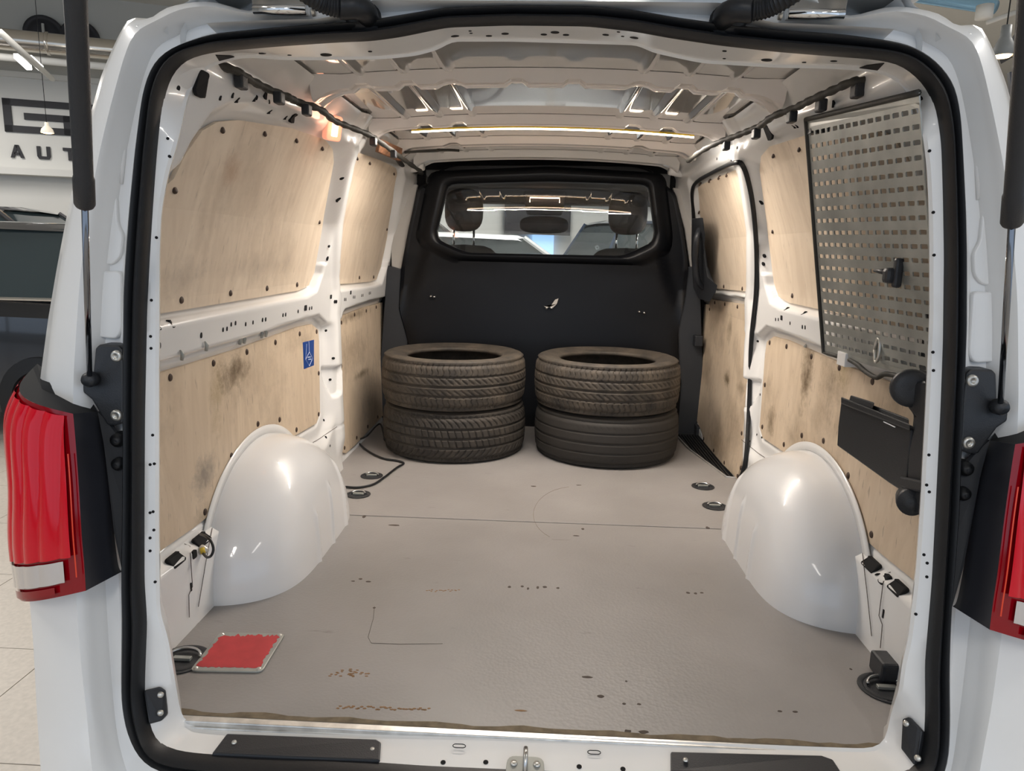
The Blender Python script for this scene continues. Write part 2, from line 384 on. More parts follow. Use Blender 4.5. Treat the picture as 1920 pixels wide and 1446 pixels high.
def board(poly, s, mat, label, th=.009):
    bm = bmesh.new(); vs = [bm.verts.new((0, y, z)) for y, z in poly]; f = bm.faces.new(vs)
    zs = [p[1] for p in poly]
    for zc in np.arange(min(zs)+.03, max(zs)-.01, .04):
        bmesh.ops.bisect_plane(bm, geom=bm.verts[:]+bm.edges[:]+bm.faces[:], plane_co=(0, 0, zc), plane_no=(0, 0, 1))
    r = bmesh.ops.extrude_face_region(bm, geom=bm.faces[:]); top = {v for v in r['geom'] if isinstance(v, bmesh.types.BMVert)}
    for v in bm.verts: v.co.x = s*(float(Wf(v.co.z))-(th if v in top else -.002))
    bmesh.ops.recalc_face_normals(bm, faces=bm.faces)
    me = bpy.data.meshes.new('plywood_board'); bm.to_mesh(me); bm.free(); me.materials.append(MAT[mat])
    o = bpy.data.objects.new('plywood_board', me); COL.objects.link(o); attach(o, van)
    if label: o['label'] = label
    return o
screw_me = None
def screw(px, py, s, parent, pos=None):
    global screw_me
    P = on_w(px, py, s) if pos is None else pos
    y, z = P[1], P[2]
    if screw_me is None:
        t = MB().lathe([(0, .0035), (.0045, .0032), (.0078, .0022), (.0095, 0), (.0095, -.004)], axis=(1, 0, 0), n=12)
        screw_me = bpy.data.meshes.new('screw'); screw_me.from_pydata(t.v, [], t.f); screw_me.materials.append(MAT['screw_brown'])
        screw_me.polygons.foreach_set('use_smooth', [True]*len(screw_me.polygons))
    o = bpy.data.objects.new('screw', screw_me); COL.objects.link(o)
    o.location = (s*(float(Wf(z))-.009), y, z)
    sl = (float(Wf(z+.02))-float(Wf(z-.02)))/.04
    o.rotation_euler = (0, 0 if s < 0 else PI, 0)
    o.rotation_euler = (0, (math.atan(-sl)*-1 if s < 0 else PI-math.atan(-sl)*-1), 0)
    wl = Vector(o.location); o.parent = parent; o.location = wl-wloc(parent)
    return o
def spx(L, s): return [(on_w(a, b, s)[1], on_w(a, b, s)[2], ry, rz, st, col) for a, b, ry, rz, st, col in L]
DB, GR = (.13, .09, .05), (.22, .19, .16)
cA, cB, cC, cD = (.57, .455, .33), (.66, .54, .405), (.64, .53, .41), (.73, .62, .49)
ply_material('plywood_left_rear', cA, cB, .5, spx([(432, 700, .10, .05, .9, DB), (375, 890, .06, .05, .8, GR), (400, 745, .04, .10, .6, (.3, .22, .10)), (380, 965, .08, .03, .5, DB), (560, 640, .15, .04, .4, DB), (470, 700, .2, .10, .25, DB)], -1))
ply_material('plywood_left_front', cA, cB, .6, spx([(660, 592, .25, .025, .8, DB), (676, 700, .14, .02, .9, DB), (700, 740, .25, .16, .5, GR), (655, 660, .3, .10, .4, DB)], -1))  # the broad grey patch is shading painted into the board colour
ply_material('plywood_right_rear', cA, cB, .6, spx([(1520, 690, .05, .12, 1., DB), (1590, 690, .07, .06, .7, (.25, .18, .07)), (1560, 720, .08, .10, .5, DB), (1450, 790, .04, .06, .8, DB), (1690, 760, .05, .05, .4, DB)], 1))
ply_material('plywood_door', cA, cB, .6, spx([(1367, 712, .05, .035, 1., DB), (1395, 728, .08, .03, .7, DB), (1372, 618, .05, .06, .6, DB), (1345, 830, .2, .05, .5, (.25, .16, .08))], 1))
ply_material('plywood_left_upper', cC, cD, .28, spx([(425, 320, .05, .04, .55, (.36, .22, .13)), (480, 500, .3, .04, .25, GR), (330, 520, .1, .05, .3, GR)], -1))
b1 = board(upR, -1, 'plywood_left_upper', 'tall pale board beside the left tail lamp, filling the rear window recess')
for q in [(410, 242), (490, 249), (550, 262), (599, 277), (320, 355), (594, 415), (333, 562), (426, 549), (495, 540), (552, 533)]: screw(*q, -1, b1)
b2 = board(loR, -1, 'plywood_left_rear', 'scuffed lower left board cut around the wheel arch')
for q in [(312, 708), (394, 681), (457, 660), (511, 642), (557, 626), (589, 622), (593, 700), (593, 777), (551, 806), (519, 787), (478, 795), (428, 855), (378, 960)]: screw(*q, -1, b2)
b3 = board(upF, -1, 'plywood_upper', 'narrow upper left board beside the bulkhead window')
for q in [(665, 296), (689, 305), (735, 325), (722, 429), (625, 524), (670, 520), (697, 519)]: screw(*q, -1, b3)
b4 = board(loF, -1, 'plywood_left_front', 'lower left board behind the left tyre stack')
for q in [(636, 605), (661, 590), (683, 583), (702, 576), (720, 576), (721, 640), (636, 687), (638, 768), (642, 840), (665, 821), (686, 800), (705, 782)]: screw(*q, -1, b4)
b5 = board(upR, 1, 'plywood_upper', 'upper right board half hidden by the perforated sheet')
for q in [(1456, 291), (1505, 279), (1454, 433), (1491, 554)]: screw(*q, 1, b5)
b6 = board(loR, 1, 'plywood_right_rear', 'smeared lower right board behind the black tray')
for q in [(1448, 643), (1480, 650), (1527, 669), (1580, 690), (1643, 716), (1439, 722), (1434, 801), (1475, 834), (1509, 817), (1550, 827), (1597, 892), (1641, 1003)]: screw(*q, 1, b6)
b7 = board(upD, 1, 'plywood_upper', 'upper board of the sliding door')
for q in [(1316, 345), (1334, 339), (1352, 333), (1367, 328), (1391, 323), (1314, 398), (1361, 537), (1396, 541), (1417, 546)]: screw(*q, 1, b7)
b8 = board(loD, 1, 'plywood_door', 'tall lower board of the sliding door with a dark scuff')
for q in [(1321, 578), (1334, 580), (1344, 567), (1363, 570), (1387, 575), (1409, 580), (1409, 623), (1405, 706), (1316, 624), (1312, 675), (1308, 768), (1323, 823), (1342, 845), (1362, 868), (1393, 878), (1395, 813), (1387, 893)]: screw(*q, 1, b8)

# punched holes of the pressed walls: dark openings
def holes(name, items, s, parent=van):
    m = MB()
    for it in items:
        px, py, wy, wz = it[:4]; shape = it[4] if len(it) > 4 else 'o'
        P = wall_point(px, py, s); y, z = P[1], P[2]; pts = []
        if shape == 'o': out = [(.72*wy*math.cos(2*PI*k/10), .72*wz*math.sin(2*PI*k/10)) for k in range(10)]
        else: wy *= .8; wz *= .8; out = [tuple(q) for q in round_poly([(-wy, -wz), (wy, -wz), (wy, wz), (-wy, wz)], min(wy, wz)*.5, 3)]
        yy = np.array([y+a for a, b in out]); zz = np.array([z+b for a, b in out])
        xx = Wf(zz)+.003-relief(yy, zz, s); xx = np.minimum(xx, xx.mean())
        front = [(s*(x-.0012), a, b) for x, a, b in zip(xx, yy, zz)]; back = [(s*(x+.006), a, b) for x, a, b in zip(xx, yy, zz)]
        m.prism(front, back)
    return tag(m.build(name, 'hole_dark', parent), kind='stuff')
c1 = lambda x, y: (280+x/4.017, 480+y/4.017)
c2 = lambda x, y: (560+x/4.255, 540+y/4.255)
HL = [(*c1(78, 540), .013, .008, 'r'), (*c1(188, 512), .006, .011, 'r'), (*c1(85, 675), .007, .010), (*c1(398, 598), .007, .010)]
HL += [(*c1(x, y), .0055, .0085) for x, y in [(562, 556), (592, 549), (787, 501), (732, 514), (623, 516), (656, 506)]]
HL += [(*c1(x, y), .0065, .009) for x, y in [(858, 482), (882, 478), (1012, 446), (1032, 442), (1126, 418), (1211, 396), (1228, 392)]]
HL += [(*c1(1182, 392), .016, .012, 'r')]
HL += [(*c2(262, 71), .013, .010, 'r'), (*c2(420, 37), .012, .010, 'r')]+[(*c2(x, y), .006, .010) for x, y in [(292, 110), (305, 110), (370, 92), (382, 92), (441, 73), (452, 73), (506, 60), (517, 58), (567, 42), (577, 40)]]
HL += [(600+dx, dy, .006, .007) for dx, dy in [(12, 620), (26, 672), (20, 712), (8, 788), (12, 820), (20, 836)]]
HL += [(378, 158, .026, .030, 'r'), (329, 1050, .034, .014, 'r'), (373, 1012, .038, .014, 'r'), (367, 1040, .013, .012, 'r'), (360, 1101, .004, .013, 'r')]
HL += [(415, 184, .006, .007), (438, 179, .006, .008), (447, 188, .006, .008), (480, 186, .006, .008), (484, 183, .006, .008), (498, 180, .010, .010, 'r'), (507, 191, .006, .007), (507, 210, .006, .007), (537, 221, .006, .007), (549, 222, .018, .014, 'r')]
HL += [(641, 335, .005, .007), (634, 375, .005, .012), (618, 462, .005, .007), (615, 485, .006, .012)]
holes('punched_holes', HL, -1)
HR = [(1464, 596, .012, .010, 'r'), (1453, 599, .005, .008), (1458, 599, .005, .008), (1480, 606, .005, .008), (1503, 613, .006, .009), (1508, 614, .006, .009), (1540, 625, .006, .010), (1474, 579, .004, .008), (1507, 587, .004, .008)]
HR += [(1643, 1059, .038, .014, 'r'), (1690, 1103, .034, .014, 'r'), (1650, 1086, .014, .014, 'r'), (1641, 1077, .004, .004), (1654, 1151, .004, .013, 'r')]
HR += [(1439, 249, .026, .026, 'r'), (1370, 303, .008, .008, 'r'), (1343, 298, .006, .006, 'r'), (1381, 277, .006, .006, 'r'), (1427, 380, .006, .010), (1432, 480, .006, .010), (1430, 495, .006, .010), (1420, 640, .005, .006), (1424, 740, .006, .007), (1418, 815, .005, .006), (1428, 820, .005, .006), (1404, 828, .005, .006), (1563, 195, .006, .010, 'r'), (1494, 237, .004, .006), (1488, 238, .004, .006)]
holes('punched_holes', HR, 1)

# ---- wheel arches
def arch(s):
    m = MB(); NA, NR = 160, 60; V = []; F = []
    rr = [1-(1-k/NR)**1.0 for k in range(NR+1)]; rr = [math.sin(r*PI/2)**1.0 for r in rr]
    for r in rr:
        for a in range(NA+1):
            th = -0.03+(PI+.06)*a/NA
            y = ARC_Y-ARC_A*r*math.cos(th); z = ARC_B*r*math.sin(th)
            g = max(0, 1-min(1, r)**4.6)**.5
            d = ARC_D*g
            yy = y+0.0
            # front pressed beads
            if y > .66:
                for yb in (.74, .88, 1.03):
                    d += .007*math.exp(-((y-yb)/.009)**2)*float(ss((.85-r)/.1))*float(ss((.17+(yb-.74)*.25-z)/.03))
            V.append((s*(float(Wf(z))-.006-d), yy, z))
    for i in range(NR):
        for a in range(NA): F.append((i*(NA+1)+a, i*(NA+1)+a+1, (i+1)*(NA+1)+a+1, (i+1)*(NA+1)+a))
    m.add(V, F)
    o = m.build('wheel_arch', 'white_shell', van, True); autosmooth(o, 1.2)
    # welded flange round the arch
    t = MB(); pts = []
    for rofs in (1.0, 1.09):
        for a in range(61):
            th = PI*a/60; pts.append((rofs, th))
    V = []
    for i, (ro, th) in enumerate(pts):
        y = ARC_Y-(ARC_A+ (.03 if ro > 1.01 else 0))*math.cos(th); z = (ARC_B+(.026 if ro > 1.01 else 0))*math.sin(th)
        V.append((s*(float(Wf(z))-(.0135 if ro > 1.01 else .016)), y, z))
    t.add(V, [(i, i+1, 61+i+1, 61+i) for i in range(60)])
    f = t.build('arch_flange', 'white_paint', van, True); sm = f.modifiers.new('solid', 'SOLIDIFY'); sm.thickness = .003
arch(-1); arch(1)

# ---- load floor: two sheets with a joint, cut out for the side step
STEP = [(.705, 2.50), (.705, 2.16), (.72, 1.78), (.86, 1.70), (.88, 1.70), (.88, 2.50)]
def floor_sheet(poly, lbl=None):
    m = MB(); m.prism([(x, y, 0) for x, y in poly], [(x, y, -.012) for x, y in poly])
    return m.build('floor_sheet', 'floor_lino', van, False, .0015)
floor_sheet([(-.74, .012), (.74, .012), (.80, .16), (.87, .22), (.87, 1.1165), (-.87, 1.1165), (-.87, .22), (-.80, .16)])
floor_sheet([(-.87, 1.1225), (.87, 1.1225), (.87, 1.70), (.80, 1.715), (.72, 2.16), (.70, 2.53), (-.87, 2.53)])
m = MB(); m.box((-.88, -.0, -.06), (.88, 2.6, -.0135)); m.build('floor_pan', 'dark_trim', van)
m = MB(); m.box((.60, 1.66, -.135), (.90, 2.62, -.125)); m.build('step_tray', 'rubber', van)
for k in range(9):
    x = .735+k*.014; m = MB().box((x, 1.74, -.012), (x+.007, 2.46, -.006)); m.build('step_rib', 'rubber', van)
m = MB(); m.box((.70, 1.70, -.014), (.872, 2.50, -.0125)); m.build('step_plate', 'black_plastic', van)
m = MB(); m.tube([(.712, 2.44, .002), (.728, 2.14, .002), (.80, 1.712, .002), (.86, 1.70, .002)], .004, 6); m.build('step_edge_strip', 'alu_strip', van)
# rust spots, drill holes and dents on the floor: flat stains with their own outline
def spots(name, mat, pts, th=.0006):
    m = MB()
    for (px, py, rx, ry) in pts:
        P = on_z(px, py, 0); n = 9; ph = random.random()
        out = [(P[0]+rx*(1+.25*random.uniform(-1, 1))*math.cos(2*PI*k/n), P[1]+ry*(1+.25*random.uniform(-1, 1))*math.sin(2*PI*k/n)) for k in range(n)]
        m.prism([(x, y, -.001) for x, y in out], [(x, y, th) for x, y in out])
    return tag(m.build(name, mat, van), kind='stuff')
pmat('rust_stain', (.26, .15, .075), .8); pmat('dark_stain', (.07, .055, .045), .8); pmat('grime', (.17, .135, .09), .85, noise=.35, nscale=35)
random.seed(3)
rp = []
for k in range(26): rp.append((625+random.gauss(38, 22), 1262+random.uniform(-7, 7), .0035, .002))
for k in range(34): rp.append((632+k*5.2+random.uniform(-2, 2), 1326+k*.15+random.uniform(-2.5, 2.5), .0036, .0022))
for k in range(16): rp.append((800+k*4+random.uniform(-2, 2), 1108+random.uniform(-2, 2), .003, .002))
for k in range(30): rp.append((565+k*6, 1348+k*.25+random.uniform(-1, 1), .006, .0018))
rp.append((975, 1333, .012, .0025))
spots('rust_spots', 'rust_stain', rp)
dk = [(955, 1101, .005, .006), (979, 1100, .004, .006), (990, 1104, .003, .008), (1008, 1102, .004, .008), (1021, 1101, .006, .006), (1046, 1103, .005, .005), (1290, 1112, .006, .006), (1304, 1113, .004, .005), (1316, 1112, .005, .004),
      (662, 1090, .006, .003), (676, 1086, .006, .004), (690, 1091, .007, .004), (1327, 990, .006, .010), (1093, 992, .005, .008), (702, 1140, .004, .003), (1126, 1306, .007, .005), (1174, 1278, .003, .003), (1170, 1320, .004, .003), (1198, 1321, .004, .003), (1177, 1372, .008, .005), (1207, 1373, .009, .005),
      (1462, 1334, .005, .003), (1491, 1335, .005, .003), (1595, 1255, .003, .003), (960, 1370, .004, .003), (637, 972, .02, .004), (683, 969, .006, .012), (1085, 910, .01, .004), (740, 985, .02, .006), (1080, 1005, .01, .004), (1100, 1270, .012, .004), (1000, 912, .01, .006)]
spots('floor_marks', 'dark_stain', dk)
# faint pressed outline of a removed fitting
m = MB(); pts = [on_z(a, b, .0008) for a, b in [(702, 1137), (700, 1160), (690, 1195), (696, 1206), (750, 1208), (830, 1207)]]; m.tube(pts, .0005, 4); m.build('floor_scratch', 'dark_stain', van)
m = MB(); pts = [on_z(1075+75*math.cos(t), 965+52*math.sin(t), .0006) for t in np.linspace(2.2, 4.6, 14)]; m.tube(pts, .0005, 4); m.build('floor_scratch', 'grime', van)
# dirt along the rear edge
m = MB(); n = 60; a = [(-.735+1.47*k/n, .014) for k in range(n+1)]; b = [(-.735+1.47*k/n, .026+.003*math.sin(k*.9)+.005*random.random()) for k in range(n+1)]
m.add([(x, y, .0007) for x, y in a]+[(x, y, .0007) for x, y in b], [(k, k+1, n+2+k, n+1+k) for k in range(n)]); tag(m.build('edge_grime', 'grime', van), kind='stuff')
m = MB(); m.box((-.70, -.006, -.018), (.705, .012, .002)); m.box((-.70, -.010, -.018), (.705, -.006, -.008)); m.build('threshold_strip', 'alu_strip', van, False, .002)

for L in ([(425, 1370), (762, 1384), (740, 1390), (430, 1377)], [(1545, 1408), (1652, 1413), (1640, 1424), (1550, 1416)]):
    P = [on_plane(a, b, (0, -.35, 1), -.012) for a, b in L]; m = MB().prism([tuple(p) for p in P], [(p[0], p[1], p[2]-.006) for p in P]); m.build('sill_gap', 'hole_dark', van)
# ---- lashing eyes
def lashing(x, y, r=.048):
    m = MB().lathe([(r, .0008), (r, .003), (r-.006, .0035), (r-.012, .001), (r-.013, .0022), (r-.018, .003), (r-.021, .001), (.012, .0008), (0, .0008)], (x, y, 0), n=32)
    d = m.build('lashing_dish', 'black_plastic', van, True); autosmooth(d, .5)
    t = MB(); t.tube([(x+(r-.02)*math.cos(a), y+(r-.02)*math.sin(a)*.9, .006+.004*abs(math.sin(a))) for a in np.linspace(.2, PI-.2, 14)], .0035, 6)
    t.build('lashing_ring', 'steel', d, True)
    t = MB().box((x-.020, y-.006, .001), (x+.020, y+.006, .008)); t.build('lashing_bar', 'galv', d, False, .001)
for q in [(672, 928), (697, 893), (1318, 913), (1340, 950)]:
    P = on_z(*q, 0); lashing(P[0], P[1], .045)
P = on_z(342, 1238, 0); lashing(P[0], P[1], .058)
P = on_z(1662, 1292, 0); lashing(P[0], P[1], .058)
m = MB(); m.box((.775, .235, 0), (.845, .300, .045)); o = m.build('door_bracket', 'black_plastic', van, False, .006)
for s in (-1, 1):
    m = MB(); m.prism([(s*.742, .015, -.006), (s*.70, .02, -.006), (s*.742, .07, -.006)], [(s*.742, .015, .006), (s*.70, .02, .006), (s*.742, .07, .006)]); m.build('corner_plug', 'black_plastic', van)

# =================================================================== rear frame: rings round the opening
NR_ = 420
CEN = np.array([0.0, .62])
ANG = np.linspace(0, 2*PI, NR_, endpoint=False)
def ring(P3):
    """P3: closed outline of 3-D points -> resampled by direction from the middle of the opening"""
    P = np.array(P3, float); q = P[:, [0, 2]]-CEN; out = np.zeros((NR_, 3)); n = len(P); hit = np.zeros(NR_, bool)
    for k, a in enumerate(ANG):
        d = np.array([math.sin(a), math.cos(a)]); best = None
        for i in range(n):
            p, r = q[i], q[(i+1) % n]; e = r-p; den = d[0]*e[1]-d[1]*e[0]
            if abs(den) < 1e-12: continue
            t = (p[0]*e[1]-p[1]*e[0])/den; u = (p[0]*d[1]-p[1]*d[0])/den
            if t > 0 and -1e-9 <= u <= 1+1e-9:
                if best is None or t > best[0]: best = (t, i, u)
        t, i, u = best; out[k] = P[i]*(1-u)+P[(i+1) % n]*u
    return out
def smooth_ring(R, k=3):
    for _ in range(k): R = .25*np.roll(R, 1, 0)+.5*R+.25*np.roll(R, -1, 0)
    return R
def rr_(L, R_, dyf):
    """left pixels listed top->bottom, right pixels top->bottom"""
    pts = [on_rear(a, b, dyf(a, b)) for a, b in L]+[on_rear(a, b, dyf(a, b)) for a, b in R_[::-1]]
    return ring(pts)
sealO = rr_([(837, 17), (750, 31), (692, 41), (633, 45), (517, 54), (400, 66), (332, 90), (299, 113), (282, 146), (272, 183), (259, 282), (249, 382), (241, 480), (237, 546), (236, 712), (236, 845), (235, 960), (233, 1094), (234, 1162), (233, 1246), (233, 1306), (242, 1363), (262, 1405), (292, 1434), (350, 1449), (600, 1453), (800, 1470)],
            [(960, 12), (1104, 14), (1192, 22), (1264, 35), (1352, 47), (1460, 58), (1573, 66), (1639, 75), (1689, 83), (1732, 103), (1765, 133), (1785, 166), (1795, 216), (1800, 299), (1805, 398), (1807, 480), (1807, 613), (1803, 712), (1798, 812), (1793, 960), (1785, 1061), (1779, 1128), (1776, 1195), (1775, 1262), (1776, 1346), (1774, 1410), (1762, 1455), (1730, 1490), (1200, 1490)], lambda a, b: .0)
sealI = rr_([(837, 48), (750, 66), (692, 74), (633, 76), (517, 84), (400, 94), (349, 106), (325, 126), (309, 156), (299, 199), (290, 290), (282, 398), (277, 480), (272, 580), (268, 779), (267, 960), (267, 1094), (272, 1168), (269, 1246), (267, 1306), (279, 1373), (292, 1400), (319, 1414), (370, 1421), (486, 1427), (600, 1430), (800, 1443)],
            [(960, 44), (1104, 46), (1192, 56), (1264, 69), (1352, 82), (1460, 94), (1573, 103), (1639, 108), (1689, 116), (1722, 139), (1745, 166), (1759, 199), (1769, 266), (1772, 365), (1774, 480), (1772, 646), (1767, 779), (1758, 960), (1751, 1094), (1744, 1178), (1738, 1246), (1739, 1330), (1737, 1397), (1728, 1435), (1705, 1460), (1200, 1460)], lambda a, b: .0)
flangeI = rr_([(950, 77), (846, 77), (823, 92), (779, 104), (720, 110), (604, 112), (528, 112), (458, 106), (408, 118), (382, 130), (352, 170), (334, 255), (312, 332), (300, 400), (297, 480), (296, 700), (296, 1025), (298, 1150), (314, 1202), (327, 1283), (336, 1336), (345, 1360), (420, 1366), (900, 1378)],
              [(960, 77), (1198, 84), (1221, 97), (1279, 110), (1320, 118), (1454, 126), (1560, 128), (1640, 133), (1672, 143), (1692, 159), (1709, 179), (1720, 199), (1732, 249), (1740, 315), (1744, 398), (1745, 480), (1745, 596), (1740, 712), (1735, 812), (1727, 960), (1719, 1078), (1705, 1200), (1692, 1252), (1688, 1296), (1672, 1340), (1662, 1395), (1640, 1407), (1300, 1395)],
              lambda a, b: .012 if 240 < b < 1300 else (.012+.10*float(ss((240-b)/110)) if b < 300 else .012+.06*float(ss((b-1300)/50))))
def offset_ring(R, out, dy, flt=4):
    q = R[:, [0, 2]]; t = np.roll(q, -1, 0)-np.roll(q, 1, 0); n = np.stack([-t[:, 1], t[:, 0]], 1); n /= np.linalg.norm(n, axis=1)[:, None]+1e-9
    sgn = np.sign((n*(q-CEN)).sum(1))[:, None]; n = smooth_ring(n*sgn, flt); n /= np.linalg.norm(n, axis=1)[:, None]+1e-9
    R2 = R.copy(); R2[:, [0, 2]] += n*out; R2[:, 1] += dy; return R2
sealO = smooth_ring(sealO, 2); sealI = smooth_ring(sealI, 2); flangeI = smooth_ring(flangeI, 2)
def loft(name, rings, mat, parent, ang=.7):
    V = np.concatenate(rings); n = NR_; F = []
    for i in range(len(rings)-1):
        for k in range(n): F.append((i*n+k, (i+1)*n+k, (i+1)*n+(k+1) % n, i*n+(k+1) % n))
    o = mk(name, V, F, mat, parent, True); autosmooth(o, ang); return o
def lerp(a, b, t): return a*(1-t)+b*t
# inner frame: seal seat, flange, return into the bay
seat = lerp(sealO, sealI, .5); seat[:, 1] += .012
fl1 = offset_ring(flangeI, .004, -.002); fl2 = flangeI.copy(); fl2[:, 1] += .004
back1 = offset_ring(flangeI, .012, .03); back2 = offset_ring(flangeI, .055, .10)
# keep the bottom return under the floor
for R in (back1, back2):
    low = R[:, 2] < .02; R[low, 2] = np.minimum(R[low, 2], -.02)
sI = sealI.copy(); sI[:, 1] += .006
mid = lerp(sI, fl1, .5)
loft('opening_frame', [seat, sI, mid, fl1, fl2, back1, back2], 'white_paint', van, .5)
# rubber seal: two round lips with a groove between
def seal_profile():
    w_ = lambda t, dy: (lambda r: (r.__setitem__((slice(None), 1), r[:, 1]+dy), r)[1])(lerp(sealO, sealI, t).copy())
    ts = [(-.02, .012), (-.02, -.004), (.06, -.014), (.20, -.020), (.36, -.016), (.45, -.004), (.50, .002), (.55, -.006), (.64, -.020), (.80, -.024), (.94, -.016), (1.02, -.002), (1.02, .010)]
    return [w_(t, d) for t, d in ts]
o = loft('door_seal', seal_profile(), 'rubber', van, 1.3); o['label'] = 'black rubber door seal round the rear opening'
# outer frame: gutter, ridge and rounded outer skin (left side traced, right side mirrored)
GL = [(700, -75), (560, -50), (485, 27), (455, 22), (430, 10), (402, 2), (385, 2), (318, 12), (303, 20), (298, 34), (285, 40), (262, 33), (248, 27)]
def mir(L3): return L3+[(-p[0], p[1], p[2]) for p in L3[::-1]]
def trace(L, dyf): return [tuple(on_rear(a, b, dyf)) for a, b in L]
outer = ring(mir(trace(GL+[(232, 48), (215, 82), (190, 140), (168, 220), (148, 300), (126, 400), (107, 500), (90, 600), (78, 690), (64, 800), (54, 1000), (53, 1100), (62, 1200), (70, 1350), (80, 1500), (120, 1640), (500, 1700)], .03)))
ridge = ring(mir(trace([(700, -60), (560, -38), (486, 32), (455, 28), (430, 16), (402, 8), (385, 9), (320, 19), (306, 28), (302, 42), (285, 48), (268, 44), (256, 46), (234, 100), (208, 195), (186, 285), (163, 415), (150, 520), (143, 620), (138, 700), (136, 800), (138, 1000), (142, 1112), (152, 1250), (163, 1340), (172, 1446), (200, 1600), (520, 1640)], -.02)))
outer = smooth_ring(outer, 1); ridge = smooth_ring(ridge, 4)
g1 = lerp(ridge, sealO, .30); g1[:, 1] += .045
g2 = lerp(ridge, sealO, .62); g2[:, 1] += .040
g3 = lerp(ridge, sealO, .86); g3[:, 1] += .016
so = sealO.copy(); so[:, 1] += .010
inn = lerp(outer, ridge, .5); inn[:, 1] -= .012
deep = outer.copy(); deep[:, 1] += .10; deep = offset_ring(deep, .02, 0)
far1 = outer.copy(); far1 = offset_ring(far1, .06, 0); far1[:, 1] = .6; far2 = far1.copy(); far2[:, 1] = 2.7
r01 = lerp(ridge, g1, .35); r01[:, 1] -= .008
loft('body_shell', [so, g3, g2, g1, r01, ridge, inn, outer, deep, far1, far2], 'white_paint', van, .8)

# gutter details on the D pillars: weld ribs and round plug
for s in (-1, 1):
    def rp(px, py, dy=.03):
        P = on_rear(px, py, dy); return (P[0]*(-s), P[1], P[2])
    m = MB(); m.tube([rp(259, 50, -.015), rp(266, 60, .0), rp(288, 74, .022)], .004, 8); m.build('roof_joint_bead', 'white_paint', van, True)
    m = MB().lathe([(0, .004), (.012, .004), (.015, .001), (.016, -.004)], rp(210, 229, .035), (0, -1, .1), 20); m.build('body_plug', 'white_paint', van, True)
    m = MB(); m.tube([rp(243, 150), rp(236, 215), rp(230, 290), rp(228, 345)], [.001, .006, .007, .003], 8); m.build('pillar_swage', 'white_paint', van, True)
    def pad(L, dy, th, name):
        L = [tuple(q) for q in round_poly(L, 12, 4)]
        P = [rp(a, b, dy) for a, b in L]; m = MB().prism([(p[0], p[1]-th, p[2]) for p in P], [(p[0], p[1]+.03, p[2]) for p in P]); o = m.build(name, 'white_paint', van, False, .004, 3)
        return o
    pad([(168, 362), (222, 366), (224, 420), (234, 440), (230, 480), (215, 497), (158, 494)], .030, .006, 'pressed_pad')
    pad([(176, 508), (231, 508), (231, 618), (222, 636), (172, 630)], .026, .006, 'pressed_pad')
    pad([(214, 255), (196, 330), (186, 348), (222, 350), (228, 300), (232, 255), (240, 200), (228, 196)], .030, .005, 'pressed_pad')
# small holes in the flange
def to_px(P):
    d = np.asarray(P)-CAM; z = d@_f; return np.stack([960+FPX*(d@_r)/z, 723-FPX*(d@_u)/z], -1)
FA, FB = sI, fl1; PA, PB = to_px(FA), to_px(FB)
def on_frame(px, py):
    q = np.array([px, py], float); e = PB-PA; t = np.clip(((q-PA)*e).sum(1)/((e*e).sum(1)+1e-9), 0, 1); dd = ((PA+e*t[:, None]-q)**2).sum(1)
    k = int(np.argmin(dd)); P = FA[k]*(1-t[k])+FB[k]*t[k]; n = np.cross(FA[(k+2) % NR_]-FA[k-2], FB[k]-FA[k]); n /= np.linalg.norm(n); n *= -np.sign(n@(P-CAM)); return P, n
m = MB()
for s, L in ((-1, [(283, 628), (283, 655), (285, 560), (286, 813), (282, 873), (289, 868), (281, 960), (288, 962), (287, 990), (282, 1010), (282, 1034), (293, 1095), (312, 263), (316, 296), (299, 447), (331, 171)]),
             (1, [(1745, 286), (1752, 402), (1752, 480), (1750, 666), (1750, 693), (1741, 857), (1736, 915), (1743, 920), (1732, 1041), (1736, 1061), (1735, 1087), (1719, 1149), (1730, 191)])):
    for (a, b) in L:
        P, nn = on_frame(a, b); r = .006 if (a, b) in [(331, 171), (1730, 191)] else .0028
        m.lathe([(0, .0008), (r, .0008), (r, -.003)], tuple(P), tuple(nn), 10)
tag(m.build('flange_holes', 'hole_dark', van), kind='stuff')

# ---- sill behind the seal: step, two plastic covers, striker, bumpers
kA = int(np.argmin(np.abs(ANG-PI))); SA, SB = flangeI[kA], sealI[kA]
sn = np.cross((1, 0, 0), SB-SA); sn /= np.linalg.norm(sn); sn *= np.sign(sn[2])
def on_s(a, b, up=.0): return on_plane(a, b, sn, float((SA+SB)/2@sn)+up)
for L in ([(430, 1383), (707, 1391), (718, 1397), (712, 1430), (560, 1424), (402, 1421), (424, 1388)], [(1262, 1412), (1545, 1418), (1560, 1430), (1575, 1458), (1410, 1456), (1255, 1452)]):
    F_ = [on_frame(a, b) for a, b in L]; P = [p for p, n in F_]
    m = MB().prism([tuple(p-n*.010) for p, n in F_], [tuple(p+n*.005) for p, n in F_]); d = m.build('sill_cover', 'black_plastic', van, False, .003)
    xs_ = [p[0] for p in P]; pm = np.mean(np.array(P), 0)
    for x in (min(xs_)+.03, max(xs_)-.02):
        m = MB().lathe([(0, .003), (.004, .003), (.005, 0)], (x, pm[1], pm[2]+.004), n=10); m.build('rivet', 'bolt_zinc', d, True)
m = MB()
for (a, b) in [(828, 1430), (908, 1430), (1083, 1439), (1164, 1444)]:
    P, nn = on_frame(a, b); m.lathe([(0, .0012), (.0048, .0012), (.0048, -.003)], tuple(P), tuple(nn), n=12)
tag(m.build('sill_holes', 'hole_dark', van), kind='stuff')
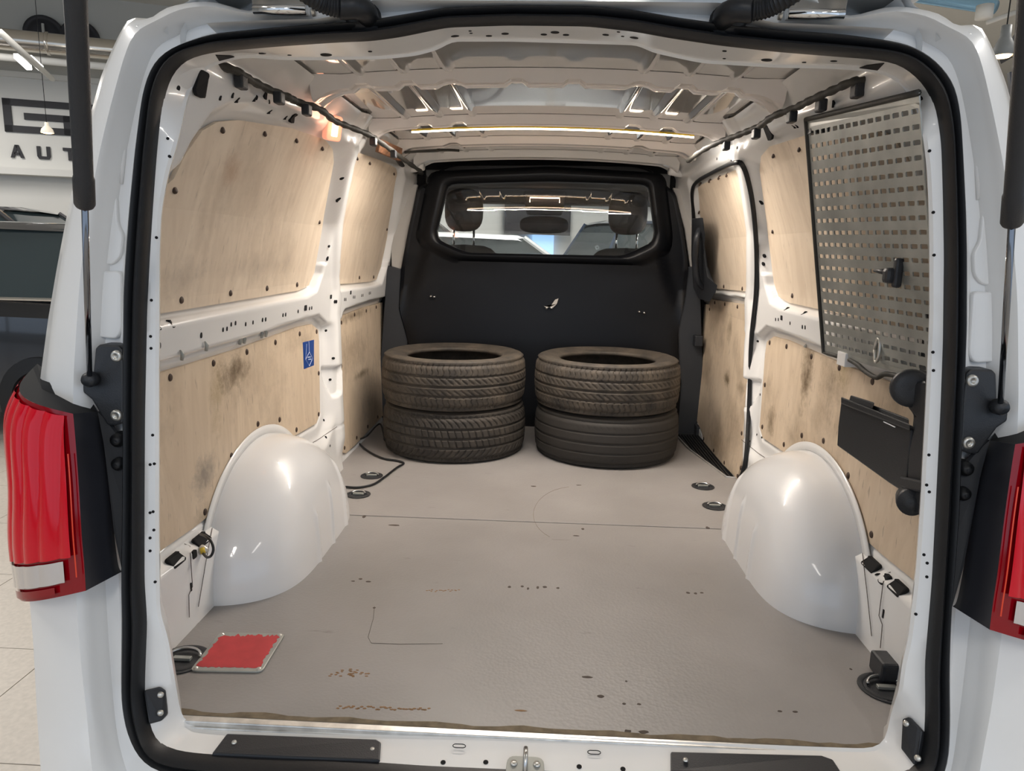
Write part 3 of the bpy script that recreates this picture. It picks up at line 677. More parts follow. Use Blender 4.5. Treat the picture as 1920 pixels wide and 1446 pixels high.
for (a, b) in [(861, 1400), (1114, 1412)]:
    P = on_s(a, b, .001); m = MB().tube([(P[0]+.007*math.cos(t)+(.005 if math.cos(t) > 0 else -.005), P[1]+.004*math.sin(t), P[2]+.0012+.001*math.sin(t)) for t in np.linspace(0, 2*PI, 17)], .0008, 5); m.build('drain_slot', 'hole_dark', van)
P = on_s(985, 1436, .0); x0, y0, z0 = P[0], P[1], P[2]
m = MB(); out = round_poly([(x0-.033, y0+.016), (x0+.033, y0+.016), (x0+.036, y0-.03), (x0-.036, y0-.03)], .015, 4)
zz_s = lambda b: z0+(b-y0)*(-sn[1]/sn[2])
m.prism([(a, b, zz_s(b)-.002) for a, b in out], [(a, b, zz_s(b)+.004) for a, b in out]); st = m.build('striker_plate', 'galv', van, False, .001)
m = MB(); m.tube([(x0, y0+.01, z0), (x0, y0+.008, z0+.022), (x0, y0+.002, z0+.034), (x0, y0-.02, z0+.034), (x0, y0-.03, z0)], .0045, 8); m.build('striker_loop', 'steel', st, True)
for dx in (-.021, .021):
    m = MB().lathe([(0, .003), (.006, .003), (.007, 0)], (x0+dx, y0, z0+.004), n=12); m.build('bolt', 'bolt_zinc', st, True)
# door guide bumpers low on the frame
for L, B in (([(270, 1300), (300, 1287), (314, 1298), (316, 1340), (305, 1352), (277, 1363)], [(299, 1298), (304, 1338)]), ([(1693, 1352), (1706, 1347), (1728, 1362), (1736, 1380), (1733, 1420), (1725, 1432), (1690, 1408)], [(1702, 1360), (1726, 1425)])):
    F_ = [on_frame(a, b) for a, b in L]; nm = np.mean([n for p, n in F_], 0); nm /= np.linalg.norm(nm)
    m = MB().prism([tuple(p+nm*.010) for p, n in F_], [tuple(p-nm*.012) for p, n in F_]); d = m.build('guide_wedge', 'black_plastic', van, False, .003)
    for a, b in B:
        P = on_frame(a, b)[0]+nm*.010; m = MB().lathe([(0, .004), (.005, .004), (.006, .0)], tuple(P), tuple(nm), 12); m.build('bolt', 'bolt_zinc', d, True)

# ---- tail lamps, brackets, struts (both sides, mirrored)
def M3(p, s): return (p[0]*(-s), p[1], p[2])      # traced on the left (x<0), s=-1 keeps it
for s in (-1, 1):
    # inner vertical edge of the lens (nearest the camera), outer edge wraps to the flank
    vi = [on_y(a, b, y) for a, b, y in [(137, 776, -.045), (141, 820, -.055), (147, 900, -.070), (153, 1000, -.085), (158, 1060, -.092), (161, 1108, -.095)]]
    vo = [on_y(a, b, y) for a, b, y in [(62, 690, .16), (28, 760, .13), (35, 900, .10), (32, 980, .09), (40, 1050, .09), (50, 1098, .09)]]
    vi = catmull(vi, 10); vo = catmull(vo, 10); nv = len(vi); nu = 29
    def lens(u, v):
        a = vi[v]; b = vo[v]; P = lerp(a, b, u)
        bul = math.sin(PI*u); P = P+np.array([-.018*bul, -.055*bul, 0])
        return P
    def lens_part(name, v0, v1, u0, u1, mat, ribs=0, lift=0, lab=None, ph=0.):
        V = []; F = []; us = np.linspace(u0, u1, 91); vs = range(v0, v1+1)
        for v in vs:
            for u in us:
                P = lens(u, v); w = 0
                if ribs: w = ribs*abs(math.sin((u+.10*(1-v/nv)**2)*PI*7+ph))**.7
                V.append(M3((P[0], P[1]-lift-w, P[2]), s))
        n = len(us)
        for i in range(len(vs)-1):
            for k in range(n-1): F.append((i*n+k, i*n+k+1, (i+1)*n+k+1, (i+1)*n+k))
        o = mk(name, V, F, mat, tl, True)
        if lab: o['label'] = lab
        return o
    tl = tag(empty('tail_lamp', (s*.92, .0, .2)), 'red tail lamp on the %s of the opening' % ('left' if s < 0 else 'right')); attach(tl, van)
    body = lens_part('lamp_shell', 0, nv-1, 0, 1, 'deep_red_lens')
    i_clear = int(nv*.74); i_cl2 = int(nv*.865)
    lens_part('red_lens', 2, i_clear-1, .055, .97, 'red_lens', .006, .003, 'bright red ribbed lens')
    lens_part('lens_light_guide', 14, i_clear+6, .028, .036, 'lens_edge', .0, .0085)
    lens_part('reverse_lens', i_clear, i_cl2, .11, .97, 'clear_lens', .002, .005, 'clear faceted reversing lens')
    lens_part('fog_lens', i_cl2+1, nv-3, .18, .62, 'deep_red_lens', .0, .006, 'dark red lower lens')
    # black inner cheek and black top
    ck = [on_rear(a, b, .01) for a, b in [(183, 772), (195, 835), (205, 900), (214, 1000), (222, 1060), (229, 1072)]]
    ck = catmull(ck, 10); V = [M3(p, s) for p in vi]+[M3(p, s) for p in ck]; n = len(vi)
    o = mk('lamp_cheek', V, [(k, k+1, n+k+1, n+k) for k in range(n-1)], 'lamp_side', tl, True); o['label'] = 'smooth black cheek panel'
    top = [vi[0], on_rear(183, 772, .01), on_rear(150, 712, .02), on_rear(120, 697, .03), on_rear(80, 690, .08), on_rear(70, 682, .10), vo[0]]
    tp = [M3(p, s) for p in top]
    # rim follows the lens head
    rim = [M3(lens(u, 0), s) for u in np.linspace(1, 0, 15)][1:-1]
    V = tp+rim; c = np.mean(np.array(V), 0); V2 = V+[tuple(c)]; n = len(V)
    o = mk('lamp_top', V2, [(k, (k+1) % n, n) for k in range(n)], 'lamp_top_plastic', tl); autosmooth(o)
    lo_ = [on_rear(a, b, .0) for a, b in [(183, 772), (200, 790), (236, 840), (236, 960), (236, 1064), (229, 1072), (214, 1000), (195, 835)]]
    m = MB().prism([M3(p, s) for p in lo_], [M3((p[0], p[1]+.01, p[2]), s) for p in lo_]); m.build('gutter_trim', 'gutter_plastic', van)
    # hinge-like strut bracket
    B = [(183, 652), (190, 645), (226, 646), (234, 655), (236, 720), (236, 792), (218, 797), (205, 796), (176, 748), (160, 735), (158, 718), (178, 708)]
    P = [on_rear(a, b, .0) for a, b in B]
    m = MB().prism([M3((p[0], p[1]-.008, p[2]), s) for p in P], [M3((p[0], p[1]+.03, p[2]), s) for p in P]); br = m.build('strut_bracket', 'black_plastic', van, False, .004)
    for a, b in [(219, 668), (219, 779)]:
        q = M3(on_rear(a, b, -.008), s); m = MB().lathe([(0, .003), (.004, .003), (.004, .005), (.0085, .005), (.011, .002), (.0115, 0)], q, (0, -1, 0), 18); o = m.build('bolt', 'bolt_zinc', br, True)
    for a, b, r in [(221, 825, .013), (222, 870, .012)]:
        q = M3(on_rear(a, b, -.006), s); m = MB().lathe([(0, .012), (r*.5, .014), (r*.6, .006), (r, .004), (r, -.02)], q, (s*-.2, -1, 0), 16); m.build('rubber_stop', 'rubber', van, True)
    # gas strut
    p0 = np.array(on_rear(168, 712, -.025)); pj = np.array(on_y(159, 386, -.17)); pt = np.array(on_y(139, -60, -.33))
    gs = empty('gas_strut', M3(tuple(p0), s)); attach(gs, van)
    m = MB().tube([M3(tuple(p0), s), M3(tuple(pj), s)], .0048, 14); m.build('strut_rod', 'rod_steel', gs, True)
    d_ = (pt-pj)/np.linalg.norm(pt-pj); pts = [pj, pj+d_*.004, pj+d_*.045, pj+d_*.050, pt]
    m = MB().tube([M3(tuple(p), s) for p in pts], [.0125, .0143, .0143, .0128, .0132], 20); o = m.build('strut_cylinder', 'black_plastic', gs, True); autosmooth(o, .5)
    m = MB().lathe([(0, .012), (.010, .011), (.014, .004), (.014, -.010), (0, -.012)], M3(tuple(p0), s), (0, -1, 0), 16); m.build('strut_socket', 'black_plastic', gs, True)

# ---- hinge and wiring hoses above the opening
for s in (-1, 1):
    def hp(a, b, dy):
        P = on_rear(a, b, dy); return M3(tuple(P), s)
    m = MB(); q = [hp(478, 24, -.02), hp(575, 26, -.02), hp(578, -12, .0), hp(474, -12, .0)]
    m.prism([(p[0], p[1]-.012, p[2]) for p in q], [(p[0], p[1]+.02, p[2]) for p in q]); h = m.build('hinge_leaf', 'steel', van, False, .003)
    m = MB().tube([hp(476, 18, -.035), hp(574, 19, -.035)], .0085, 16); m.build('hinge_pin', 'chrome', h, True)
    m = MB().lathe([(0, .006), (.009, .005), (.010, 0)], hp(586, 20, -.03), ((s*-1), 0, 0), 12); m.build('hinge_bush', 'bolt_zinc', h, True)
    path = catmull([hp(690, 38, .005), hp(687, 24, -.03), hp(668, 14, -.055), hp(640, 14, -.06), hp(612, 8, -.07), hp(585, -6, -.085), hp(550, -30, -.10)], 14)
    rad = [.024 if i < 8 else (.019 if i < 44 else (.0165+.0008*(1 if (i % 3) == 0 else -1))) for i in range(len(path))]
    m = MB().tube(path, rad, 18); o = m.build('wiring_hose', 'rubber', van, True); autosmooth(o, .6)
    m = MB().lathe([(0, .02), (.022, .018), (.030, .008), (.031, 0)], hp(680, 32, -.0), (0, -1, .1), 24); m.build('hose_grommet', 'rubber', van, True)
# raised tailgate overhead (above the frame of the photo, carries the struts)
m = MB(); m.prism([(-.72, .12, 1.47), (.72, .12, 1.47), (.80, -.95, 1.86), (-.80, -.95, 1.86)], [(-.70, .10, 1.56), (.70, .10, 1.56), (.78, -.97, 1.93), (-.78, -.97, 1.93)])
m.build('tailgate', 'white_paint', van, False, .02)

# =================================================================== roof
def roof_z(x, y): return 1.395-.028*(x/.62)**2-.006*ss(abs(x)-.55)
def froof(X, Y):
    z = roof_z(X, Y)
    # lengthwise swages between the bows
    for xc in (-.50, -.38, -.26, .26, .38, .50):
        z = z-.007*ss((.016-np.abs(X-xc))/.008)
    return np.stack([X, Y, z+0*Y], -1)
grid_mesh('roof_skin', np.arange(-.66, .661, .008), np.arange(.10, 2.7, .03), froof, 'roof_metal', van)
def bow(y, w, drop, mat='beam_paint', half=.63, notches=(), depth=.0):
    m = MB(); n = 81; xs = np.linspace(-half, half, n); V = []
    prof = [(-w/2-.012, 0.0), (-w/2, -.55), (-w/2+.01, -.95), (-w*.22, -1), (-w*.16, -.86), (w*.16, -.86), (w*.22, -1), (w/2-.01, -.95), (w/2, -.55), (w/2+.012, 0.0)]
    for (dy, dz) in prof:
        for x in xs:
            k = 1.0
            e = max(0, abs(x)-half+.08)/.08
            nt_ = 0
            for xn in notches: nt_ = max(nt_, float(ss((.030-abs(x-xn))/.010)))
            zz = roof_z(x, y)-.001+dz*(drop*(1-.35*nt_)) - (.0 if dz == 0 else e*e*.03)
            V.append((x, y+dy*(1+.6*e), zz))
    F = [(i*n+k, i*n+k+1, (i+1)*n+k+1, (i+1)*n+k) for i in range(len(prof)-1) for k in range(n-1)]
    m.add(V, F); o = m.build('roof_bow', mat, van, True); autosmooth(o, .55); return o
NT = (-.50, -.38, -.26, -.08, .08, .26, .38, .50)
bow(.86, .085, .034, notches=NT)
bow(1.50, .07, .032, notches=(-.44, -.32, .32, .44))
bow(2.00, .10, .030, notches=(-.4, .4), mat='beam_paint')
bow(2.42, .12, .034, mat='white_paint')
# side rails of the roof, just inside the walls
for s in (-1, 1):
    m = MB(); ys = np.linspace(.14, 2.66, 40); prof = [(.690, 1.290), (.662, 1.318), (.655, 1.335), (.640, 1.342), (.632, 1.350), (.622, 1.372)]
    V = [(s*x, y, z) for x, z in prof for y in ys]; n = len(ys)
    m.add(V, [(i*n+k, i*n+k+1, (i+1)*n+k+1, (i+1)*n+k) for i in range(len(prof)-1) for k in range(n-1)]); o = m.build('roof_rail', 'white_paint', van, True); autosmooth(o, .6)
# header underside towards the roof
m = MB(); ys = [.20, .235, .27]; xs = np.linspace(-.60, .60, 61); V = []
for (y, dz) in [(.12, .012), (.20, 0.0), (.245, .004), (.262, .03), (.27, .10)]:
    for x in xs:
        rise = .030*float(ss((.40-abs(x))/.10))
        V.append((x, y, 1.298+rise+dz-.012*(abs(x)/.62)**4))
n = len(xs); m.add(V, [(i*n+k, i*n+k+1, (i+1)*n+k+1, (i+1)*n+k) for i in range(4) for k in range(n-1)]); o = m.build('roof_header', 'white_paint', van, True); autosmooth(o, .6)
m = MB()
for (a, b, r) in [(613, 100, .011), (493, 97, .007), (543, 102, .004), (1438, 112, .010), (1563, 112, .006), (1508, 116, .004), (857, 65, .008), (880, 58, .003), (880, 63, .003), (916, 67, .006), (949, 62, .007), (1018, 64, .006), (1042, 60, .008), (1065, 65, .006), (1134, 64, .006), (1187, 69, .008), (1164, 61, .003), (1164, 66, .003), (1361, 97, .004), (1356, 107, .003), (691, 98, .004)]:
    P, nn = on_frame(a, b); m.lathe([(0, .0008), (r, .0008), (r, -.003)], tuple(P), tuple(nn), 14)
tag(m.build('header_holes', 'hole_dark', van), kind='stuff')
for (L) in ([(403, 103), (432, 103), (446, 116), (418, 116)], [(1612, 131), (1624, 119), (1659, 118), (1646, 131)]):
    P = [on_frame(a, b) for a, b in L]; m = MB().prism([tuple(p+n*.0015) for p, n in P], [tuple(p-n*.003) for p, n in P]); m.build('header_opening', 'hole_dark', van)

# LED strip along the second bow
led = empty('led_strip', (0, 1.46, 1.35)); attach(led, van); led['label'] = 'glowing light strip across the roof'
lp = [on_plane(a, b, (0, 1, 0), 1.545) for a, b in [(772, 236), (840, 231), (900, 231), (960, 228), (1030, 230), (1120, 229), (1190, 233), (1250, 238), (1302, 243)]]
lz = [p for p in lp]
pts = []
for p in lz:
    z = roof_z(p[0], 1.46)-.034
    pts.append((p[0], 1.545, z-.003+.012*0))
pts = catmull(pts, 6)
m = MB().tube(pts, .0032, 8); m.build('led_tape', 'led', led, True)
m = MB().tube([(p[0], p[1]-.004, p[2]+.006) for p in pts], .004, 6); m.build('led_wire', 'yellow_plastic', led, True)
for k in range(6):
    a, b = pts[int(k*len(pts)/6)], pts[min(len(pts)-1, int((k+1)*len(pts)/6))]
    c = (np.array(a)+np.array(b))/2; L_ = area_light('led_strip_light', (c[0], c[1]-.004, c[2]-.012), float(np.linalg.norm(np.array(b)-np.array(a))), .012, 4.0, (1.0, .90, .80))

# warm corner lamp
P = wall_point(619, 239, -1); cl = empty('corner_lamp', tuple(P)); attach(cl, van); cl['label'] = 'small glowing orange lamp at the top of the left pillar'
ax = Vector((1, -.75, -.3)).normalized(); up = Vector((0, 0, 1)); rt = ax.cross(up).normalized(); u2 = rt.cross(ax)
def plate(c, w, h, d, r=.008):
    o = round_poly([(-w, -h), (w, -h), (w, h), (-w, h)], r, 4); A = [Vector(c)+rt*a+u2*b for a, b in o]; return MB().prism([tuple(v) for v in A], [tuple(v+ax*d) for v in A])
plate(P, .028, .038, .024, .012).build('lamp_housing', 'lamp_orange', cl, False, .003)
plate(tuple(Vector(P)+ax*.0235), .011, .024, .003, .004).build('lamp_bulb', 'lamp_core', cl)
l = bpy.data.lights.new('corner_lamp_light', 'POINT'); l.energy = .16; l.color = (1, .45, .28); l.shadow_soft_size = .02
o = bpy.data.objects.new('corner_lamp_light', l); COL.objects.link(o); o.location = Vector(P)+ax*.06

# wiring harness along both roof rails with clips
def harness(L, z, clips, side):
    pts = [on_z(a, b, z) for a, b in L]; pts = catmull(pts, 6); r = [.009+.0016*math.sin(i*1.9) for i in range(len(pts))]
    m = MB().tube(pts, r, 8); h = m.build('wiring_harness', 'harness_tape', van, True)
    for c in clips:
        P = on_z(*c, z-.012); m = MB().box((P[0]-.010, P[1]-.016, P[2]-.020), (P[0]+.010, P[1]+.016, P[2]+.008)); m.build('cable_clip', 'black_plastic', h, False, .004)
harness([(398, 120), (440, 132), (470, 150), (505, 168), (540, 182), (560, 192), (600, 205), (625, 225), (650, 236), (690, 252), (715, 268), (745, 290), (765, 305), (790, 322)], 1.275, [(452, 149), (523, 179), (575, 202), (700, 262), (738, 286)], -1)
harness([(1700, 132), (1665, 142), (1630, 152), (1600, 153), (1560, 170), (1520, 188), (1490, 203), (1450, 218), (1425, 236), (1400, 247), (1372, 258), (1345, 268), (1315, 284), (1290, 302)], 1.275, [(1608, 165), (1540, 193), (1485, 215), (1418, 247), (1362, 270)], 1)
m = MB().tube(catmull([(-.60, 1.95, 1.32), (-.45, 2.05, 1.345), (-.38, 2.06, 1.345)], 5), .006, 6); m.build('wiring_harness', 'harness_tape', van, True)
m = MB().tube(catmull([tuple(on_z(a, b, 1.3)) for a, b in [(740, 290), (760, 315), (790, 325), (800, 335)]], 5), .011, 8); m.build('wiring_harness', 'harness_tape', van, True)
# brown packing board above the front left board
P = [on_w(a, b, -1) for a, b in [(683, 260), (727, 278), (725, 302), (679, 284)]]
m = MB().prism([(p[0]+.050, p[1], p[2]) for p in P], [(p[0]+.062, p[1], p[2]) for p in P]); m.build('packing_board', 'rust_board', van)

# =================================================================== bulkhead
BY = 2.50
def ring2(poly, c, n=200):
    q = np.array(poly, float)-np.array(c); out = []
    for k in range(n):
        a = 2*PI*k/n; d = np.array([math.sin(a), math.cos(a)]); best = 0
        for i in range(len(q)):
            p, r = q[i], q[(i+1) % len(q)]; e = r-p; den = d[0]*e[1]-d[1]*e[0]
            if abs(den) < 1e-12: continue
            t = (p[0]*e[1]-p[1]*e[0])/den; u = (p[0]*d[1]-p[1]*d[0])/den
            if t > best and -1e-9 <= u <= 1+1e-9: best = t
        out.append(np.array(c)+d*best)
    return np.array(out)
def by(L, y=BY): return [(on_y(a, b, y)[0], on_y(a, b, y)[2]) for a, b in L]
bc = (.02, 1.08)
bh_out = by([(815, 330), (825, 316), (850, 308), (1030, 304), (1190, 309), (1220, 317), (1235, 330), (1252, 350), (1268, 362), (1282, 430), (1292, 500), (1285, 560), (1272, 620), (1275, 700)])+[(.74, .30), (.74, -.02), (-.74, -.02), (-.74, .30)]+by([(762, 700), (765, 640), (748, 580), (752, 500), (765, 430), (783, 350), (800, 343)])
bh_out = round_poly(bh_out, .03, 4)
bh_rim = by([(825, 340), (835, 330), (1030, 322), (1215, 333), (1226, 343), (1238, 440), (1235, 465), (1185, 488), (865, 480), (812, 455), (804, 440)], BY-.03); bh_rim = round_poly(bh_rim, .04, 5)
bh_win = by([(840, 348), (850, 344), (1030, 340), (1205, 345), (1216, 350), (1228, 440), (1222, 455), (1170, 480), (875, 474), (825, 452), (818, 438)], BY-.015); bh_win = round_poly(bh_win, .04, 5)
R0 = ring2(bh_out, bc); R3 = ring2(bh_win, bc); Rr = ring2(bh_rim, bc)
Rmid = R0*.0+Rr+(Rr-np.array(bc))*.13
def r3(R, y): return np.stack([R[:, 0], np.full(len(R), y) if np.isscalar(y) else y, R[:, 1]], 1)
def bfield(R):     # gentle pressed contours of the lower panel
    x, z = R[:, 0], R[:, 1]
    y = BY+.012*ss((.90-z)/.1)*1.0-.012*ss((.62-z)/.25)
    sl = np.abs(x)-(.56+.20*np.clip((.95-z)/.3, 0, 1)*.5)
    return y+.022*ss(sl/.05)*ss((z-.55)/.25)
rings = [r3(R0, BY+.06), r3(R0, BY+.010)]
R0i = R0+(np.array(bc)-R0)/np.linalg.norm(np.array(bc)-R0, axis=1)[:, None]*.015
rings.append(r3(R0i, bfield(R0i)))
for t in (.1, .2, .3, .42, .55, .68, .8, .9, 1.0):
    Rt = R0i*(1-t)+Rmid*t; rings.append(r3(Rt, bfield(Rt)))
rings += [r3(Rmid*.55+Rr*.45, BY-.022), r3(Rr, BY-.034), r3(Rr*.6+R3*.4, BY-.034), r3(Rr*.15+R3*.85, BY-.020), r3(R3, BY-.012), r3(R3, BY+.02)]
n = 200; V = np.concatenate(rings); F = [(i*n+k, i*n+(k+1) % n, (i+1)*n+(k+1) % n, (i+1)*n+k) for i in range(len(rings)-1) for k in range(n)]
bulk = mk('bulkhead', V, F, 'bulkhead_black', van, True); autosmooth(bulk, .9); bulk['label'] = 'black bulkhead with a wide window, behind the tyres'
g = mk('bulkhead_window', r3(R3*1.0, BY-.004+(R3[:, 1]-1.08)*.085), [tuple(range(n))], 'window_glass', bulk)
g['label'] = 'clear window of the bulkhead'
# thin second pane surface gives the doubled reflections
# worn screws and scuffs
for (a, b) in [(808, 556), (814, 557), (1199, 585), (1208, 587)]:
    P = on_y(a, b, BY-.012); m = MB().lathe([(0, .004), (.0055, .003), (.0065, 0), (.0065, -.03)], tuple(P), (0, -1, 0), 10); m.build('screw', 'steel', bulk, True)
P = [on_y(a, b, BY-.005) for a, b in [(1020, 574), (1026, 578), (1034, 572), (1041, 562), (1047, 560), (1044, 570), (1036, 578), (1030, 576)]]
for (a, b) in [(1025, 578), (1034, 578)]:
    Pq = on_y(a, b, BY-.010); m = MB().lathe([(0, .002), (.006, .002), (.006, -.03)], tuple(Pq), (0, -1, 0), 10); m.build('bolt_hole', 'steel', bulk, True)
m = MB().prism([(p[0], p[1], p[2]) for p in P], [(p[0], p[1]+.02, p[2]) for p in P]); m.build('paint_chip', 'grey_trim', bulk)
# trims beside the bulkhead
for s in (-1, 1):
    up_ = by([(736, 340), (783, 346), (768, 430), (752, 505), (734, 500), (733, 420)] if s < 0 else [(1262, 352), (1300, 355), (1300, 430), (1300, 512), (1296, 512), (1284, 430)], BY+.03)
    m = MB().prism([(x, BY+.03, z) for x, z in up_], [(x, BY+.06, z) for x, z in up_]); m.build('pillar_trim', 'grey_trim', van, False, .004)
    dn = by([(726, 498), (752, 505), (748, 580), (765, 640), (762, 720), (765, 860), (700, 860)] if s < 0 else [(1290, 500), (1312, 500), (1318, 700), (1300, 860), (1260, 860), (1268, 700), (1266, 620), (1282, 560)], BY+.02)
    m = MB().prism([(x, BY+.02, z) for x, z in dn], [(x, BY+.06, z) for x, z in dn]); m.build('pillar_trim_lower', 'dark_trim', van, False, .004)
m = MB(); m.box((-.95, BY+.10, -.1), (-.62, BY+.13, 1.45)); m.box((.64, BY+.10, -.1), (.95, BY+.13, 1.45)); m.box((-.95, BY+.10, 1.32), (.95, BY+.13, 1.45)); m.build('bulkhead_surround', 'hole_dark', van)
for s in (-1, 1):
    m = MB().tube([(s*.60, 2.42, 1.315), (s*.66, 2.44, 1.31), (s*.74, 2.46, 1.31)], [.020, .024, .026], 12); m.build('seat_belt_mount', 'white_paint', van, True)
# sliding door: rubber seal, handle, catch
P = [(lambda p: (p[0]-.030, p[1], p[2]))(wall_point(a, b, 1)) for a, b in [(1304, 470), (1302, 400), (1300, 360), (1310, 340), (1350, 318), (1382, 305), (1396, 312), (1408, 350), (1416, 400), (1421, 470), (1420, 550), (1411, 640), (1407, 760), (1401, 860), (1388, 905)]]
P = [(p[0]+.030-.005, p[1], p[2]) for p in P]
m = MB().tube(catmull(P, 6), .0085, 8); m.build('sliding_door_seal', 'rubber', van, True)
def wp(a, b, off):
    D = ray(a, b); x = .8
    for _ in range(60): p = CAM+D*((x-CAM[0])/D[0]); x = .5*x+.5*(float(Wf(p[2]))-off)
    return tuple(p)
m = MB()
H = [(1297, 410), (1318, 408), (1322, 440), (1320, 480), (1326, 520), (1345, 535), (1342, 548), (1330, 567), (1310, 560), (1300, 540), (1296, 480)]
m.prism([wp(a, b, .060) for a, b in H], [wp(a, b, .078) for a, b in H]); dh = m.build('door_pull', 'black_plastic', van, False, .004); dh['label'] = 'black moulded pull of the sliding door'
m = MB().tube(catmull([wp(1312, 430, .080), wp(1306, 450, .110), wp(1304, 490, .115), (wp(1308, 525, .110)), wp(1318, 540, .080)], 8), .014, 12); m.build('grip', 'black_plastic', dh, True)
P = wp(1307, 638, .05); m = MB().box((P[0]-.02, P[1]-.05, P[2]-.028), (P[0]+.02, P[1]+.05, P[2]+.028)); m.build('door_catch', 'black_plastic', van, False, .005)
P = on_w(1310, 815, 1); m = MB().box((P[0]-.02, P[1]-.03, P[2]-.05), (P[0], P[1]+.03, P[2]+.05)); m.build('roller_bracket', 'dark_trim', van, False, .004)

for a, b in [(337, 668), (383, 651), (447, 640), (455, 638), (488, 628), (496, 626), (1513, 652)]:
    q = wall_point(a, b, -1 if a < 900 else 1); sg_ = -1 if a < 900 else 1
    m = MB().tube([(q[0]-sg_*.002, q[1], q[2]+.014), (q[0]-sg_*.005, q[1]+.004, q[2]+.004), (q[0]-sg_*.002, q[1]+.004, q[2]-.010)], [.002, .005, .004], 8); m.build('rail_clip', 'galv', van, True)
# sticker on the lower left board
P = [on_w(a, b, -1) for a, b in [(563, 642), (584, 637), (584, 685), (565, 692)]]
def stk(p, o=.0098): return (-(float(Wf(p[2]))-o), p[1], p[2])
m = MB().prism([stk(p) for p in P], [stk(p, .0085) for p in P]); sk = m.build('sticker', 'blue_sticker', b2); sk['label'] = 'blue sticker with thin white diamond line drawing'
D = [on_w(a, b, -1) for a, b in [(574, 640), (575, 660), (581, 672), (575, 686), (568, 674), (575, 660)]]
m = MB().tube([stk(p, .0102) for p in D], .0009, 5); m.build('sticker_line', 'white_print', sk)
m = MB().tube([stk(on_w(a, b, -1), .0102) for a, b in [(570, 645), (568, 674)]], .0006, 5); m.build('sticker_line', 'white_print', sk)
for a, b in [(572, 670), (573, 674)]:
    p1 = on_w(a, b, -1); p2 = on_w(a+5, b-.6, -1); m = MB().tube([stk(p1, .0102), stk(p2, .0102)], .0016, 5); m.build('sticker_text', 'white_print', sk)
for L in ([(346, 1020), (356, 1024), (361, 1100), (354, 1116), (355, 1158)], [(398, 990), (385, 1060), (372, 1138)], [(560, 846), (600, 822), (632, 800)]):
    for s in (-1, 1):
        pts_ = []
        for (a0, b0), (a1, b1_) in zip(L[:-1], L[1:]):
            for t in np.linspace(0, 1, 5): pts_.append(wall_point(a0+(a1-a0)*t, b0+(b1_-b0)*t, -1))
        P = [(s*abs(p[0]), p[1], p[2]) for p in pts_[::1]]; P = [p for i, p in enumerate(P) if i == 0 or np.linalg.norm(np.array(p)-np.array(P[i-1])) > 1e-5]
        m = MB().tube(P, .0009, 5); m.build('panel_seam', 'dark_stain', van)
# earth cable and lug by the left arch
m = MB(); pts = []
for a, b, off in [(376, 1002, .004), (386, 1006, .05), (396, 1016, .075), (400, 1030, .085), (396, 1042, .08), (388, 1045, .055), (381, 1038, .02)]:
    p = on_x(a, b, wall_point(378, 1031, -1)[0]+off); pts.append(tuple(p))
m.tube(catmull(pts, 6), .0032, 8); ec = m.build('earth_cable', 'rubber', van, True)
m = MB().tube([pts[-1], (pts[-1][0]-.005, pts[-1][1]+.005, pts[-1][2]+.012)], .006, 8); m.build('cable_boot', 'yellow_plastic', ec, True)
q = wall_point(378, 1031, -1); m = MB().lathe([(0, .018), (.006, .017), (.011, .010), (.013, 0)], tuple(q), (1, -.2, 0), 10); m.build('cable_lug', 'bolt_zinc', ec, True)

# =================================================================== cab seen through the bulkhead window
def pillow(name, c, sx, sy, sz, mat, parent, p=3.0, rz=0, rx=0):
    V = []; F = []; na, nb = 24, 14
    for j in range(nb+1):
        ph = -PI/2+PI*j/nb
        for i in range(na):
            th = 2*PI*i/na; cx = math.cos(ph)*math.cos(th); cy = math.cos(ph)*math.sin(th); cz = math.sin(ph)
            f = lambda t: math.copysign(abs(t)**(2/p), t)
            v = Vector((sx*f(cx), sy*f(cy), sz*f(cz))); v.rotate(Matrix.Rotation(rx, 3, 'X')); v.rotate(Matrix.Rotation(rz, 3, 'Z')); V.append(tuple(Vector(c)+v))
    for j in range(nb):
        for i in range(na): F.append((j*na+i, j*na+(i+1) % na, (j+1)*na+(i+1) % na, (j+1)*na+i))
    return mk(name, V, F, mat, parent, True)
YS = 3.15
for s, (xh, lab) in enumerate([(on_y(870, 395, YS)[0], 'headrest seat seen at the left of the bulkhead window'), (on_y(1178, 390, YS)[0], 'headrest seat seen at the right of the bulkhead window')]):
    st_ = empty('cab_seat', (xh, YS, 0)); attach(st_, van); st_['label'] = lab
    pillow('headrest', (xh, YS, 1.15), .115, .055, .125, 'seat_leather', st_)
    for dx in (-.06, .06):
        m = MB().tube([(xh+dx, YS, .90), (xh+dx, YS, 1.06)], .007, 10); m.build('headrest_post', 'chrome', st_, True)
    pillow('backrest', (xh, YS+.03, .50), .25, .09, .45, 'seat_fabric', st_, 4)
    pillow('seat_base', (xh, YS+.33, .10), .26, .30, .11, 'seat_fabric', st_, 4)
m = MB(); m.box((-.84, 2.64, 1.34), (.84, 4.05, 1.38)); m.build('cab_headliner', 'headliner', van, False, .01)
m = MB(); m.box((-.80, 3.95, 1.245), (.80, 4.06, 1.35)); m.build('windscreen_header', 'headliner', van, False, .01)
oc = empty('overhead_console', (.05, 3.9, 1.25)); attach(oc, van)
xc = on_y(1022, 355, 3.8)[0]
m = MB().prism([(xc-.15, 3.78, 1.30), (xc+.15, 3.78, 1.30), (xc+.12, 3.86, 1.16), (xc-.12, 3.86, 1.16)], [(xc-.15, 3.98, 1.34), (xc+.15, 3.98, 1.34), (xc+.12, 3.98, 1.20), (xc-.12, 3.98, 1.20)]); m.build('console_housing', 'headliner', oc, False, .015)
